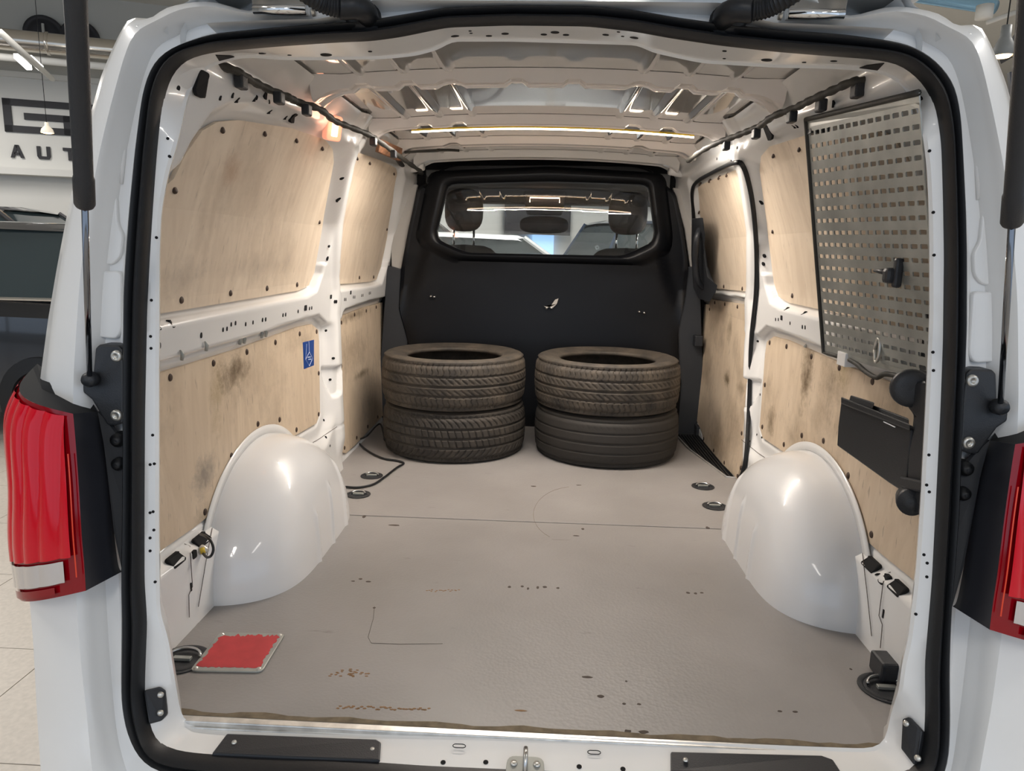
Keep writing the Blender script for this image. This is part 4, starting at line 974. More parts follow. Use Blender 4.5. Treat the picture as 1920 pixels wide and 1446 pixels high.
m = MB().tube([(xc-.10, 3.775, 1.245), (xc-.10, 3.775, 1.275), (xc+.10, 3.775, 1.275), (xc+.10, 3.775, 1.245)], .004, 6); m.build('reading_light', 'led_dots', oc)
pillow('rear_mirror', (xc, 3.86, 1.10), .17, .04, .06, 'black_plastic', oc, 3)
m = MB(); m.box((-.82, 4.0, .62), (.82, 4.6, .74)); m.build('dashboard', 'black_plastic', van, False, .03)
sw = empty('steering_wheel', (-.38, 3.85, .78)); attach(sw, van)
m = MB().tube([(on_y(900, 470, 3.85)[0]+.18*math.cos(t), 3.85+.05*math.sin(t), .70+.17*math.sin(t)) for t in np.linspace(0, 2*PI, 33)], .014, 8); m.build('rim', 'black_plastic', sw, True)
for s in (-1, 1):
    m = MB().prism([(s*.80, 4.0, 1.33), (s*.86, 4.0, 1.33), (s*.95, 4.95, .70), (s*.88, 4.95, .70)], [(s*.80, 4.08, 1.37), (s*.86, 4.08, 1.37), (s*.95, 5.03, .74), (s*.88, 5.03, .74)]); m.build('windscreen_pillar', 'headliner', van, False, .01)
    m = MB(); m.box((s*.90-.03, 2.65, -.4), (s*.90+.03, 4.6, .66)); m.box((s*.88-.03, 2.62, .6), (s*.88+.03, 2.78, 1.36)); m.build('cab_side', 'headliner', van, False, .01)
    m = MB(); m.box((s*.86-.02, 2.65, 1.31), (s*.86+.02, 4.08, 1.39)); m.build('cant_rail', 'headliner', van)
m = MB().prism([(-.95, 4.55, -.4), (.95, 4.55, -.4), (.93, 4.55, .68), (-.93, 4.55, .68)], [(-.90, 5.6, -.4), (.90, 5.6, -.4), (.85, 5.6, .22), (-.85, 5.6, .22)]); m.build('bonnet', 'white_paint', van, False, .05)
m = MB().add([(-.84, 4.07, 1.345), (.84, 4.07, 1.345), (.92, 5.0, .71), (-.92, 5.0, .71)], [(0, 1, 2, 3)]); m.build('windscreen', 'clear_glass', van)
# road wheels and underbody so the van stands on the hall floor
for (x, y) in ((-.80, 1.0), (.80, 1.0), (-.80, 4.3), (.80, 4.3)):
    m = MB().lathe([(0, -.10), (.20, -.10), (.22, -.09), (.32, -.105), (.333, -.06), (.333, .06), (.32, .105), (.22, .09), (0, .09)], (x, y, -.287), (1, 0, 0), 32); m.build('road_wheel', 'rubber', van, True)
m = MB(); m.box((-.86, -.10, -.35), (.86, 4.5, -.14)); m.build('underbody', 'dark_trim', van)
m = MB(); m.prism([(-.90, -.14, -.42), (.90, -.14, -.42), (.90, -.02, -.42), (-.90, -.02, -.42)], [(-.92, -.19, -.12), (.92, -.19, -.12), (.92, -.02, -.12), (-.92, -.02, -.12)]); m.build('rear_bumper', 'white_paint', van, False, .02)

# =================================================================== tyres
def tyre_mesh(name, style, mat):
    nseg = 840; R_ = .334
    prof = []   # (r, z, kind)  kind 0 plain, 1 tread
    prof += [(.222, -.080, 0), (.2165, -.092, 0), (.226, -.100, 0), (.232, -.098, 0), (.250, -.106, 0), (.275, -.1115, 0), (.292, -.112, 0), (.296, -.1135, 0), (.300, -.111, 0), (.314, -.107, 0), (.322, -.101, 0)]
    nz = 46; zs = np.linspace(-.093, .093, nz)
    tread = [(R_-.008*(abs(z)/.093)**2-.012*max(0, (abs(z)-.075)/.018)**2, z, 1) for z in zs]
    low = prof; prof = low+tread+[(r, -z, 0) for r, z, k in low[::-1]]
    prof += [(.240, .078, 0), (.300, .085, 0), (.322, .04, 0), (.322, -.04, 0), (.300, -.085, 0), (.240, -.078, 0)]
    R = np.array([p[0] for p in prof]); Z = np.array([p[1] for p in prof]); K = np.array([p[2] for p in prof])
    th = np.linspace(0, 2*PI, nseg, endpoint=False); TH, ZZ = np.meshgrid(th, Z); RR = np.repeat(R[:, None], nseg, 1); KK = np.repeat(K[:, None], nseg, 1)
    arc = TH*R_; az = np.abs(ZZ); d = np.zeros_like(RR)
    groove = lambda zc, w: ss((w-np.abs(ZZ-zc))/.0022)
    if style == 0:
        for zc in (-.043, 0, .043): d = np.maximum(d, .010*groove(zc, .0048))
        per = .0250; sh = np.abs(((arc+.004*np.sin(ZZ*180))/per) % 1-.5); d = np.maximum(d, .0050*ss((sh-.42)/.04)*(az > .052))
        per2 = .0300; dg = ((arc+ZZ*1.25)/per2) % 1; d = np.maximum(d, .0042*ss((np.abs(dg-.5)-.36)/.06)*(az < .050)*(az > .012))
    elif style == 1:
        for zc in (-.042, 0, .042): d = np.maximum(d, .010*groove(zc, .0048))
        cur = .055*((az-.05).clip(0)/.043)**1.6
        sh = ((arc+cur*.8)/.0300) % 1; d = np.maximum(d, .0060*ss((np.abs(sh-.5)-.38)/.05)*(az > .048))
        sh2 = ((arc+cur*.8+.012)/.0150) % 1; d = np.maximum(d, .0022*ss((np.abs(sh2-.5)-.43)/.04)*(az > .056))
        bl = ((arc+np.sign(ZZ)*.010+ZZ*.3)/.0300) % 1; d = np.maximum(d, .0055*ss((np.abs(bl-.5)-.39)/.05)*(az < .042))
    else:
        for zc in (-.043, 0, .043): d = np.maximum(d, .0055*groove(zc, .0038))
        cur = .05*((az-.05).clip(0)/.043)**1.6
        sh = ((arc+cur*.8)/.0280) % 1; d = np.maximum(d, .0018*ss((np.abs(sh-.5)-.44)/.04)*(az > .062)*(.5+.5*np.sin(TH*3)))
    d = d*KK
    # sidewall concentric relief
    side = (1-KK)*(RR > .228)*(RR < .30)*(az > .09); d2 = side*.0008*np.sin(RR*520)
    rr = RR-d; zz = ZZ+np.sign(ZZ)*d2
    V = np.stack([rr*np.cos(TH), rr*np.sin(TH), zz], -1).reshape(-1, 3); npf = len(prof)
    i, j = np.meshgrid(np.arange(npf), np.arange(nseg), indexing='ij'); i2 = (i+1) % npf; j2 = (j+1) % nseg
    F = np.stack([i*nseg+j, i*nseg+j2, i2*nseg+j2, i2*nseg+j], -1).reshape(-1, 4)
    me = bpy.data.meshes.new(name); me.vertices.add(len(V)); me.vertices.foreach_set('co', V.ravel()); me.loops.add(F.size); me.loops.foreach_set('vertex_index', F.ravel())
    me.polygons.add(len(F)); me.polygons.foreach_set('loop_start', np.arange(0, F.size, 4)); me.polygons.foreach_set('loop_total', np.full(len(F), 4)); me.update(calc_edges=True); me.validate()
    me.polygons.foreach_set('use_smooth', [True]*len(me.polygons)); me.materials.append(MAT[mat]); return me
TA = tyre_mesh('tyre', 0, 'tyre_dusty'); TB = tyre_mesh('tyre', 1, 'tyre_dark'); TC = tyre_mesh('tyre', 2, 'tyre_worn')
nl = on_z(853, 873, 0); nr = on_z(1134, 879, 0); TY = .5*(nl[1]+nr[1])+.315
xl = on_plane(851, 800, (0, 1, 0), TY)[0]; xr = on_plane(1133, 805, (0, 1, 0), TY)[0]
HT = .2275
for me, x, y, z, rz, rx, lab in ((TB, xl+.004, TY, HT/2, .4, 0, 'blocky-treaded tyre lying on the van floor, bottom of the left stack'), (TA, xl, TY-.004, HT*1.5, 1.1, .0, 'dusty brown tyre on top of the left stack, beside the left wall'),
                                 (TC, xr+.006, TY+.002, HT/2, 2.0, 0, 'dark worn-down tyre at the bottom of the right stack'), (TA, xr, TY, HT*1.5, 3.3, 0, 'dusty brown tyre on top of the right stack, nearer the sliding door')):
    o = bpy.data.objects.new('tyre', me); COL.objects.link(o); o.location = (x, y, z); o.rotation_euler = (rx, 0, rz)
    tag(o, lab, 'tyre', 'used tyres stacked against the bulkhead')

# =================================================================== red cover plate on the floor
C4 = [on_z(a, b, .003) for a, b in [(412, 1187), (535, 1189), (491, 1261), (355, 1259)]]
pl = tag(empty('cover_plate', tuple(np.mean(C4, 0)*[1, 1, 0])), 'scratched red metal cover plate on the van floor near the left rear corner', 'plate')
o4 = round_poly([(p[0], p[1]) for p in C4], .014, 4)
m = MB().prism([(x, y, .0005) for x, y in o4], [(x, y, .005) for x, y in o4]); m.build('base_plate', 'galv', pl, False, .0015)
cx, cy = np.mean(C4, 0)[:2]; random.seed(5); rim = []
def edge(p, q, n, ins, rough):
    p = np.array(p[:2]); q = np.array(q[:2]); c = np.array([cx, cy]); out = []
    nrm = np.array([-(q-p)[1], (q-p)[0]]); nrm /= np.linalg.norm(nrm); nrm *= np.sign(nrm@(c-(p+q)/2))
    for k in range(n): t = (k+.5)/n; out.append(p+(q-p)*(.10+.80*t)+nrm*(ins+rough*random.random()))
    return out
rim += edge(C4[0], C4[1], 26, .006, .014)+edge(C4[1], C4[2], 18, .007, .006)+edge(C4[2], C4[3], 22, .012, .004)+edge(C4[3], C4[0], 18, .006, .006)
m = MB().prism([(x, y, .0045) for x, y in rim], [(x, y, .0056) for x, y in rim]); o = m.build('paint_layer', 'red_paint', pl); o['label'] = 'chipped red paint layer'
for p in C4:
    d = np.array([cx, cy])-p[:2]; d /= np.linalg.norm(d); m = MB().lathe([(0, .008), (.004, .0075), (.006, .005), (.0065, .004)], (p[0]+d[0]*.014, p[1]+d[1]*.014, 0), n=10); m.build('screw', 'bolt_zinc', pl, True)

# black cable lying by the tyres
pts = [on_z(a, b, .006) for a, b in [(648, 913), (672, 914), (700, 908), (722, 894), (744, 877), (757, 869), (745, 864), (720, 860), (697, 850), (680, 838), (671, 826)]]
q1 = on_w(670, 812, -1); q2 = on_w(690, 800, -1)
pts += [(q1[0]+.05, q1[1]-.02, .05), (q2[0]+.06, q2[1], .055), (-.70, TY-.13, .05)]
m = MB().tube(catmull(pts, 8), .0045, 8); tag(m.build('cable', 'rubber', None, True), 'thin black cable looping over the floor beside the left tyre stack', 'cable')

# =================================================================== perforated sheet on the right wall
def sheet_x(z): return .640+(1.27-z)*.27
def on_sheet(px, py):
    D = ray(px, py); x = .75
    for _ in range(60): P = CAM+D*((x-CAM[0])/D[0]); x = .5*x+.5*sheet_x(P[2])
    return P
A_ = on_sheet(1513, 224); B_ = on_sheet(1546, 661); Cc = on_sheet(1700, 704); D_ = on_sheet(1706, 178)
ps = tag(empty('perforated_sheet', (sheet_x(B_[2]), B_[1], B_[2])), 'grey galvanised sheet with rows of slots hung on the upper right wall', 'perforated sheet')
NRW, NCL = 19, 15
def sp(u, v):    # u: 0 front .. 1 rear, v: 0 top .. 1 bottom
    yA, zA = A_[1], A_[2]; yB, zB = B_[1], B_[2]; zr_t = zA+(D_[2]-zA)*(yA-.26)/(yA-D_[1]); zr_b = zB+(Cc[2]-zB)*(yB-.26)/(yB-Cc[1])
    y0 = yA+(yB-yA)*v; z0 = zA+(zB-zA)*v; z1 = zr_t+(zr_b-zr_t)*v
    ye = .21-.08*(1-v); y = y0+(ye-y0)*u; z = z0+(z1-z0)*u*(y0-ye)/(y0-.26)
    return (sheet_x(z), y, z)
m = MB()
def sheet_cells():
    u0, u1, v0, v1 = .02, 1.0, .03, .975
    m.add([sp(0, 0), sp(1, 0), sp(1, v0), sp(0, v0)], [(0, 1, 2, 3)]); m.add([sp(0, v1), sp(1, v1), sp(1, 1), sp(0, 1)], [(0, 1, 2, 3)])
    m.add([sp(0, v0), sp(u0, v0), sp(u0, v1), sp(0, v1)], [(0, 1, 2, 3)])
    for i in range(NRW):
        for j in range(NCL):
            a = u0+(u1-u0)*j/NCL; b = u0+(u1-u0)*(j+1)/NCL; c = v0+(v1-v0)*i/NRW; d = v0+(v1-v0)*(i+1)/NRW
            du, dv = b-a, d-c; h = [(a+du*.21, c+dv*.33), (a+du*.14, c+dv*.38), (a+du*.14, c+dv*.62), (a+du*.21, c+dv*.67), (a+du*.79, c+dv*.67), (a+du*.86, c+dv*.62), (a+du*.86, c+dv*.38), (a+du*.79, c+dv*.33)]
            outr = [(a, c), (a, c+dv*.5), (a, d), (b, d), (b, c+dv*.5), (b, c)]
            V = [sp(*q) for q in h]+[sp(*q) for q in outr]
            m.add(V, [(0, 1, 9, 8), (1, 2, 9), (2, 3, 10, 9), (3, 4, 11, 10), (4, 5, 12, 11), (5, 6, 12), (6, 7, 13, 12), (7, 0, 8, 13)])
sheet_cells()
sh = mk('slotted_plate', m.v, m.f, 'galv', ps)
bm = bmesh.new(); bm.from_mesh(sh.data); bmesh.ops.remove_doubles(bm, verts=bm.verts, dist=.0002); bmesh.ops.recalc_face_normals(bm, faces=bm.faces); bm.to_mesh(sh.data); bm.free()
so_ = sh.modifiers.new('solid', 'SOLIDIFY'); so_.thickness = .0025; so_.offset = 0
ed = [(sp(u, 0)) for u in np.linspace(1, 0, 12)]+[sp(0, v) for v in np.linspace(.03, 1, 14)]+[sp(u, 1) for u in (.06, .12, .2)]
m = MB().tube([(p[0]-.002, p[1], p[2]) for p in ed], .006, 8); o = m.build('edge_trim', 'harness_tape', ps, True); o['label'] = 'dark rubber edging'
ed = [sp(.3, 1.0), sp(.38, 1.012), sp(.46, 1.035), sp(.55, 1.045), sp(.62, 1.02), sp(.72, 1.012), sp(.85, 1.02)]
m = MB().tube(catmull([(p[0]-.004, p[1], p[2]) for p in ed], 6), .006, 8); m.build('edge_trim', 'harness_tape', ps, True)
P = on_sheet(1583, 670); m = MB().box((P[0]-.010, P[1]-.030, P[2]-.022), (P[0]+.020, P[1]+.022, P[2]+.014)); m.build('fixing_tab', 'white_paint', ps, False, .002)
m = MB(); m.box((A_[0]+.005, A_[1]-.02, A_[2]-.035), (A_[0]+.05, A_[1]+.012, A_[2]-.012)); m.build('stand_off', 'dark_trim', ps)
P = on_sheet(1650, 657); m = MB(); pts = [(P[0]-.006, P[1]+.012*math.cos(t), P[2]+.028*math.sin(t)) for t in np.linspace(0, 2*PI, 13)]; m.tube(pts, .004, 6); m.build('wire_loop', 'bolt_zinc', ps, True)
# clamp on the sheet
P = on_sheet(1694, 512)
cp = tag(empty('clamp', tuple(P)), 'small black spring clamp with a pin, gripping the slotted sheet', 'clamp')
m = MB().box((P[0]-.020, P[1]-.008, P[2]-.030), (P[0]-.003, P[1]+.008, P[2]+.030)); m.build('jaw', 'black_plastic', cp, False, .005)
m = MB().box((P[0]-.034, P[1]-.002, P[2]-.022), (P[0]-.006, P[1]+.024, P[2]+.010)); m.build('clamp_body', 'black_plastic', cp, False, .008)
m = MB().tube([(P[0]-.022, P[1]+.016, P[2]+.000), (P[0]-.018, P[1]+.07, P[2]+.002), (P[0]-.016, P[1]+.095, P[2]+.002)], [.007, .005, .003], 10); m.build('pin', 'black_plastic', cp, True)

# black tray and its post on the right
XT = .74
def ot(a, b, x=XT): return tuple(on_x(a, b, x))
tr = tag(empty('folding_tray', (XT, .45, .4)), 'black plastic folding tray standing off the lower right board', 'tray')
fr = [(1577, 750), (1702, 798), (1708, 806), (1700, 890), (1696, 925), (1665, 905), (1569, 836), (1571, 800)]
F3 = [ot(a, b) for a, b in fr]
m = MB().prism(F3, [(p[0]+.010, p[1], p[2]) for p in F3]); m.build('tray_panel', 'black_plastic', tr, False, .003)
m = MB().prism([ot(1577, 744, XT-.012), ot(1706, 795, XT-.012), ot(1706, 808, XT-.012), ot(1577, 757, XT-.012)], [ot(1577, 744, XT+.03), ot(1706, 795, XT+.03), ot(1706, 808, XT+.03), ot(1577, 757, XT+.03)]); m.build('tray_lip', 'black_plastic', tr, False, .003)
m = MB().prism([ot(1595, 744, XT+.02), ot(1704, 785, XT+.02), ot(1704, 850, XT+.02), ot(1595, 800, XT+.02)], [ot(1595, 744, XT+.07), ot(1704, 785, XT+.07), ot(1704, 850, XT+.07), ot(1595, 800, XT+.07)]); m.build('tray_back', 'dark_trim', tr, False, .003)
m = MB().prism([ot(1595, 741, XT+.01), ot(1640, 755, XT+.01), ot(1636, 768, XT+.01), ot(1592, 752, XT+.01)], [ot(1595, 741, XT+.05), ot(1640, 755, XT+.05), ot(1636, 768, XT+.05), ot(1592, 752, XT+.05)]); m.build('tray_clip', 'black_plastic', tr, False, .003)
a1, a2 = ot(1657, 791, XT-.014), ot(1678, 801, XT-.014); m = MB().tube([a1, a2], .0012, 5); m.build('maker_mark', 'white_print', tr)
po = tag(empty('support_post', (.74, .25, .3)), 'black upright post with round clamps beside the right door flange', 'post')
XP = .735
m = MB().prism([ot(1732, 600, XP+.06), ot(1746, 560, XP+.06), ot(1746, 720, XP+.06), ot(1735, 740, XP+.06), ot(1722, 720, XP+.06)], [ot(1732, 600, XP+.075), ot(1746, 560, XP+.075), ot(1746, 720, XP+.075), ot(1735, 740, XP+.075), ot(1722, 720, XP+.075)]); m.build('strap', 'black_plastic', po, False, .002)
up_ = [(1705, 718), (1736, 712), (1738, 780), (1730, 905), (1702, 900), (1704, 860), (1714, 778), (1700, 760)]
m = MB().prism([ot(a, b, XP) for a, b in up_], [ot(a, b, XP+.03) for a, b in up_]); m.build('upright', 'black_plastic', po, False, .006)
c = ot(1708, 728, XP); m = MB().lathe([(0, -.014), (.022, -.016), (.036, -.012), (.038, 0), (.036, .012), (.022, .016), (0, .014)], c, (.35, 1, .0), 28); m.build('round_knob', 'black_plastic', po, True)
c = ot(1708, 941, XP-.01); m = MB().lathe([(0, -.016), (.012, -.018), (.014, -.012), (.024, -.012), (.026, 0), (.026, .03), (0, .03)], c, (.45, 1, 0), 24); m.build('clamp_knob', 'black_plastic', po, True)
cl_ = [(1686, 892), (1732, 902), (1732, 925), (1715, 922), (1690, 915)]
m = MB().prism([ot(a, b, XP-.02) for a, b in cl_], [ot(a, b, XP+.03) for a, b in cl_]); m.build('clamp_jaw', 'black_plastic', po, False, .005)
m = MB().prism([ot(1700, 915, XP-.01), ot(1730, 915, XP-.01), ot(1728, 965, XP-.01), ot(1702, 960, XP-.01)], [ot(1700, 915, XP+.03), ot(1730, 915, XP+.03), ot(1728, 965, XP+.03), ot(1702, 960, XP+.03)]); m.build('clamp_foot', 'black_plastic', po, False, .008)

# =================================================================== the hall
G = -.62
# floor with separate tiles where they can be told apart
fl = mk('floor', [(-16, -8, G-.004), (16, -8, G-.004), (16, 22, G-.004), (-16, 22, G-.004)], [(0, 1, 2, 3)], 'grout'); fl['kind'] = 'structure'
m = MB().box((-.298, -.298, 0), (.298, .298, .004)); tme = bpy.data.meshes.new('tile'); tme.from_pydata(m.v, [], m.f); tme.materials.append(MAT['tile'])
for i in range(12):
    for j in range(12):
        o = bpy.data.objects.new('tile', tme); COL.objects.link(o); o.parent = fl; o.location = (-6.9+i*.6, -1.5+j*.6, G-.003)
for (x0, x1, y0, y1) in ((-16, -7.2, -8, 22), (.3, 16, -8, 22), (-7.2, .3, -8, -1.8), (-7.2, .3, 5.4, 22)):
    q = mk('tile_field', [(x0, y0, G), (x1, y0, G), (x1, y1, G), (x0, y1, G)], [(0, 1, 2, 3)], 'tile', fl)
# ceiling and walls
def struct(name, m, mat):
    o = m.build(name, mat); o['kind'] = 'structure'; return o
struct('ceiling', MB().box((-16, -8, 4.6), (16, 22, 4.7)), 'hall_ceiling')
ca, sa = math.cos(math.radians(22)), math.sin(math.radians(22))
def fw_(u, z, d=0): return (u*ca-d*-sa*-1, 13.2+u*sa-d*ca, z)     # u along the angled far wall, d towards the viewer
def fwb(u0, u1, z0, z1, d0, d1):
    P = lambda u, z, d: (u*ca+d*sa, 13.2+u*sa-d*ca, z)
    return MB().prism([P(u0, z0, d0), P(u1, z0, d0), P(u1, z0, d1), P(u0, z0, d1)], [P(u0, z1, d0), P(u1, z1, d0), P(u1, z1, d1), P(u0, z1, d1)])
FW = lambda u, z, d: np.array((u*ca+d*sa, 13.2+u*sa-d*ca, z))
nFW = (sa, -ca, 0); dFW = lambda d: 13.2*-ca+d
def on_fw(px, py, d=0):
    P = on_plane(px, py, nFW, dFW(d)); return (P[0]-d*sa)*ca+(P[1]-13.2+d*ca)*sa, P[2]
struct('wall_front', fwb(-18, 16, G, 4.6, -.1, 0), 'hall_white')
zt = on_fw(60, 148)[1]; struct('trim_1', fwb(-18, 16, zt, zt+.08, 0, .06), 'hall_white')
struct('trim_2', fwb(-18, 16, zt+.08, 4.6, 0, .03), 'hall_grey')
zl_ = on_fw(60, 318)[1]; struct('trim_3', fwb(-18, 16, zl_-.1, zl_, 0, .25), 'hall_white')
zl2 = on_fw(60, 338)[1]
struct('wall_left', MB().box((-16, -8, G), (-15.9, 22, 4.6)), 'hall_white')
struct('wall_right', MB().box((13.0, 1.5, G), (13.1, 22, 4.6)), 'hall_white')
# glazed rear side of the hall (behind the viewer): mullions and a sill
for x in range(-15, 16, 3):
    struct('trim_%d' % (x+20), MB().box((x-.06, -8.05, G), (x+.06, -7.95, 4.6)), 'hall_grey')
struct('baseboard_rear', MB().box((-16, -8.05, G), (16, -7.95, G+.4)), 'hall_grey')
struct('baseboard_rear_top', MB().box((-16, -8.05, 3.9), (16, -7.95, 4.6)), 'hall_grey')

# wall lettering
sg = tag(empty('wall_sign', tuple(FW(*on_fw(60, 250, .02), .02))), 'large black emblem and lettering on the white wall left of the van', 'sign')
def letter(name, polys, parent=sg, mat='sign_black', d=.03):
    m = MB()
    for L in polys: m.prism([tuple(FW(u, z, d)) for u, z in L], [tuple(FW(u, z, d-.03)) for u, z in L])
    return m.build(name, mat, parent)
c3 = lambda x, y: on_fw(x/5.56, y/5.56, .03)
# square spiral G: measured corners, built as bars
u0, zt_ = c3(15, 1018); u1, _ = c3(760, 1068); zb = c3(60, 1370)[1]; zb = min(zb, c3(750, 1405)[1]+.0)
Hh = zt_-zb; Wd = (c3(752, 1390)[0]-u0); th_ = Hh*.20
letter('emblem_bar', [round_poly([(u0, zt_), (u0+Wd*2.2, zt_), (u0+Wd*2.2, zt_-th_), (u0, zt_-th_)], .02, 2)])
letter('emblem_bar', [[(u0, zt_), (u0+th_*1.1, zt_), (u0+th_*1.1, zb), (u0, zb)]])
letter('emblem_bar', [[(u0, zb+th_), (u0+Wd, zb+th_), (u0+Wd, zb), (u0, zb)]])
letter('emblem_bar', [[(u0+Wd-th_*1.1, zb+Hh*.58), (u0+Wd, zb+Hh*.58), (u0+Wd, zb), (u0+Wd-th_*1.1, zb)]])
letter('emblem_bar', [[(u0+Wd*.30, zb+Hh*.60), (u0+Wd, zb+Hh*.60), (u0+Wd, zb+Hh*.60-th_), (u0+Wd*.30, zb+Hh*.60-th_)]])
letter('emblem_bar', [[(u0+Wd*1.55, zt_), (u0+Wd*1.55+th_*1.1, zt_), (u0+Wd*1.55+th_*1.1, zb), (u0+Wd*1.55, zb)]])
LH = c3(100, 1545)[1]; 
def glyph(ch, u, z, h, parent, mat, d):
    w_ = h*.95; t = h*.27; X = lambda L: [(u+a*w_, z+b*h) for a, b in L]
    G_ = {'A': [[(0, 0), (.26, 0), (.62, 1), (.36, 1)], [(.38, 1), (.64, 1), (1, 0), (.74, 0)], [(.25, .22), (.75, .22), (.7, .42), (.3, .42)]],
          'U': [[(0, .2), (.28, .2), (.28, 1), (0, 1)], [(.72, .2), (1, .2), (1, 1), (.72, 1)], [(0, .22), (.12, 0), (.88, 0), (1, .22)]],
          'T': [[(0, .76), (1, .76), (1, 1), (0, 1)], [(.37, 0), (.63, 0), (.63, .8), (.37, .8)]],
          'O': [[(0, .15), (.27, .15), (.27, .85), (0, .85)], [(.73, .15), (1, .15), (1, .85), (.73, .85)], [(0, .22), (.15, 0), (.85, 0), (1, .22)], [(0, .78), (1, .78), (.85, 1), (.15, 1)]]}
    letter('letter', [X(L) for L in G_[ch]], parent, mat, d)
ua, za = on_fw(20, 295, .03); ub, _ = on_fw(70, 296, .03); hL = on_fw(22, 271, .03)[1]-za
for k, ch in enumerate('AUTO'): glyph(ch, ua+k*(ub-ua), za, hL, sg, 'sign_black', .03)

# ventilation duct, round grilles
def rod(name, P, r, mat, parent=None, n=16, smooth=True): return MB().tube(P, r, n).build(name, mat, parent, smooth)
dA = on_fw(-60, 72, 1.2); zc = dA[1]
P1 = FW(-17, zc, 1.2); P2 = FW(10, zc, 1.2)
rD = abs(on_fw(60, 58, 1.2)[1]-on_fw(60, 98, 1.2)[1])/2
dc = tag(empty('air_duct', tuple(P1)), 'round silver ventilation duct above the wall lettering', 'duct')
zc = on_fw(60, 79, 1.2)[1]
rod('duct_pipe', [tuple(FW(u, zc, 1.2)) for u in np.linspace(-17, 10, 28)], rD, 'duct_metal', dc, 24)
for u in range(-12, 0, 1): rod('duct_band', [tuple(FW(u, zc, 1.2)), tuple(FW(u+.04, zc, 1.2))], rD+.015, 'duct_metal', dc, 24)
dc2 = rod('pipe', [tuple(FW(u, zc-rD-.07, 1.1)) for u in (-17, 10)], .05, 'hall_white', dc, 10)
for i, (a, b) in enumerate([(83, 62), (150, 70)]):
    u, z = on_fw(a, b, .05); m = MB().lathe([(0, .0), (.20, .0), (.21, .05), (.27, .06), (.28, 0)], tuple(FW(u, z-.03, .05)), nFW, 32)
    v = tag(empty('round_vent', tuple(FW(u, z, .05))), ['round dark wall vent left of the gas strut, above the duct', 'round dark wall vent partly behind the left gas strut'][i], 'vent', 'round vents above the duct')
    m.build('vent_ring', 'sign_black', v, True); m = MB().tube([tuple(FW(u, z-.2, .10)), tuple(FW(u, z+.12, .10))], .02, 6); m.build('vent_bar', 'hall_grey', v)
# fluorescent batten on the left
fx = tag(empty('strip_light', tuple(on_z(60, 120, 3.0))), 'pair of lit fluorescent tubes hanging left of the van', 'light')
q = lambda a, b: tuple(on_z(a, b, 3.0))
for L in ([(26, 109), (34, 109), (60, 131), (50, 131)], [(50, 112), (60, 112), (82, 132), (72, 132)]):
    P = [q(*c) for c in L]; MB().prism(P, [(p[0], p[1], p[2]+.05) for p in P]).build('lamp_tube', 'tube_light', fx)
rod('light_rail', [q(0, 57+3), q(98, 148)], .035, 'hall_white', fx, 6)
def pendant(px, py, D, hpx, label, shade, glow, wide=.36, cat='lamp', bell=False):
    P = CAM+ray(px, py)*D; h = hpx*D/FPX; r = h*wide
    o = tag(empty('pendant_lamp', tuple(P)), label, cat, None)
    prof = [(r*.30, h*.5), (r*.34, h*.22), (r*.40, h*.16), (r*.85, -h*.10), (r, -h*.38), (r*.98, -h*.45)] if not bell else [(r*.45, h*.5), (r*.48, h*.15), (r*.62, h*.05), (r*.95, -h*.20), (r*1.0, -h*.38), (r*.9, -h*.45)]
    MB().lathe([(0, h*.5)]+prof, tuple(P), n=28).build('lamp_shade', shade, o, True)
    MB().lathe([(0, -h*.52), (r*.6, -h*.50), (r*.88, -h*.40)], tuple(P), n=24).build('bulb', glow, o, True)
    rod('cord', [(P[0], P[1], P[2]+h*.5), (P[0], P[1], 4.6)], .004, 'rubber', o, 6)
pendant(88, 240, 9.5, 20, 'small white glass pendant lamp hanging before the wall lettering', 'lampshade_glass', 'bulb_glow', .55)
pendant(1884, 78, 4.6, 56, 'grey bell pendant lamp glowing at the upper right', 'lampshade_grey', 'bulb_glow', .34, bell=True)
# upper right: blue duct, dark beam, window
bd = tag(empty('blue_duct', tuple(on_z(1800, 5, 3.9))), 'blue round duct above the right roof corner', 'duct')
pa, pb = CAM+ray(1690, -12)*9.0, CAM+ray(1866, 14)*8.2
rod('duct_pipe', [tuple(pa+(pb-pa)*t) for t in np.linspace(0, 1, 12)], .075, 'duct_blue', bd, 20)
pc = CAM+ray(1845, 28)*8.2; rod('duct_end', [tuple(pc+np.array([0, 0, .10])), tuple(pc-np.array([0, 0, .04]))], .09, 'hall_white', bd, 20)
rod('ceiling_pipe', [tuple(CAM+ray(1850, 42)*9), tuple(CAM+ray(1912, 20)*9)], .03, 'hall_white', None, 8)
o = bpy.data.objects['ceiling_pipe']; tag(o, 'thin white pipe under the ceiling at the upper right', 'pipe')
bq = [CAM+ray(a, b)*7 for a, b in [(1898, 92), (1940, 30), (1960, 40), (1940, 60), (1903, 105)]]
o = MB().prism([tuple(p) for p in bq], [tuple(p+np.array([.05, .3, 0])) for p in bq]).build('roof_brace', 'sign_black'); tag(o, 'black diagonal brace at the far upper right', 'beam')
wn = [CAM+ray(a, b)*7.5 for a, b in [(1893, 135), (1990, 115), (1990, 330), (1912, 330)]]
o = MB().prism([tuple(p) for p in wn], [tuple(p+np.array([.02, .08, 0])) for p in wn]).build('window_1', 'sign_black'); o['kind'] = 'structure'
wn2 = [CAM+ray(a, b)*7.42 for a, b in [(1900, 142), (1985, 128), (1985, 325), (1916, 325)]]
pmat('daylight_pane', (.5, .7, 1), .3, emis=(.35, .62, 1.0), estr=1.1)
mk('window_pane', [tuple(p) for p in wn2], [(0, 1, 2, 3)], 'daylight_pane', o)

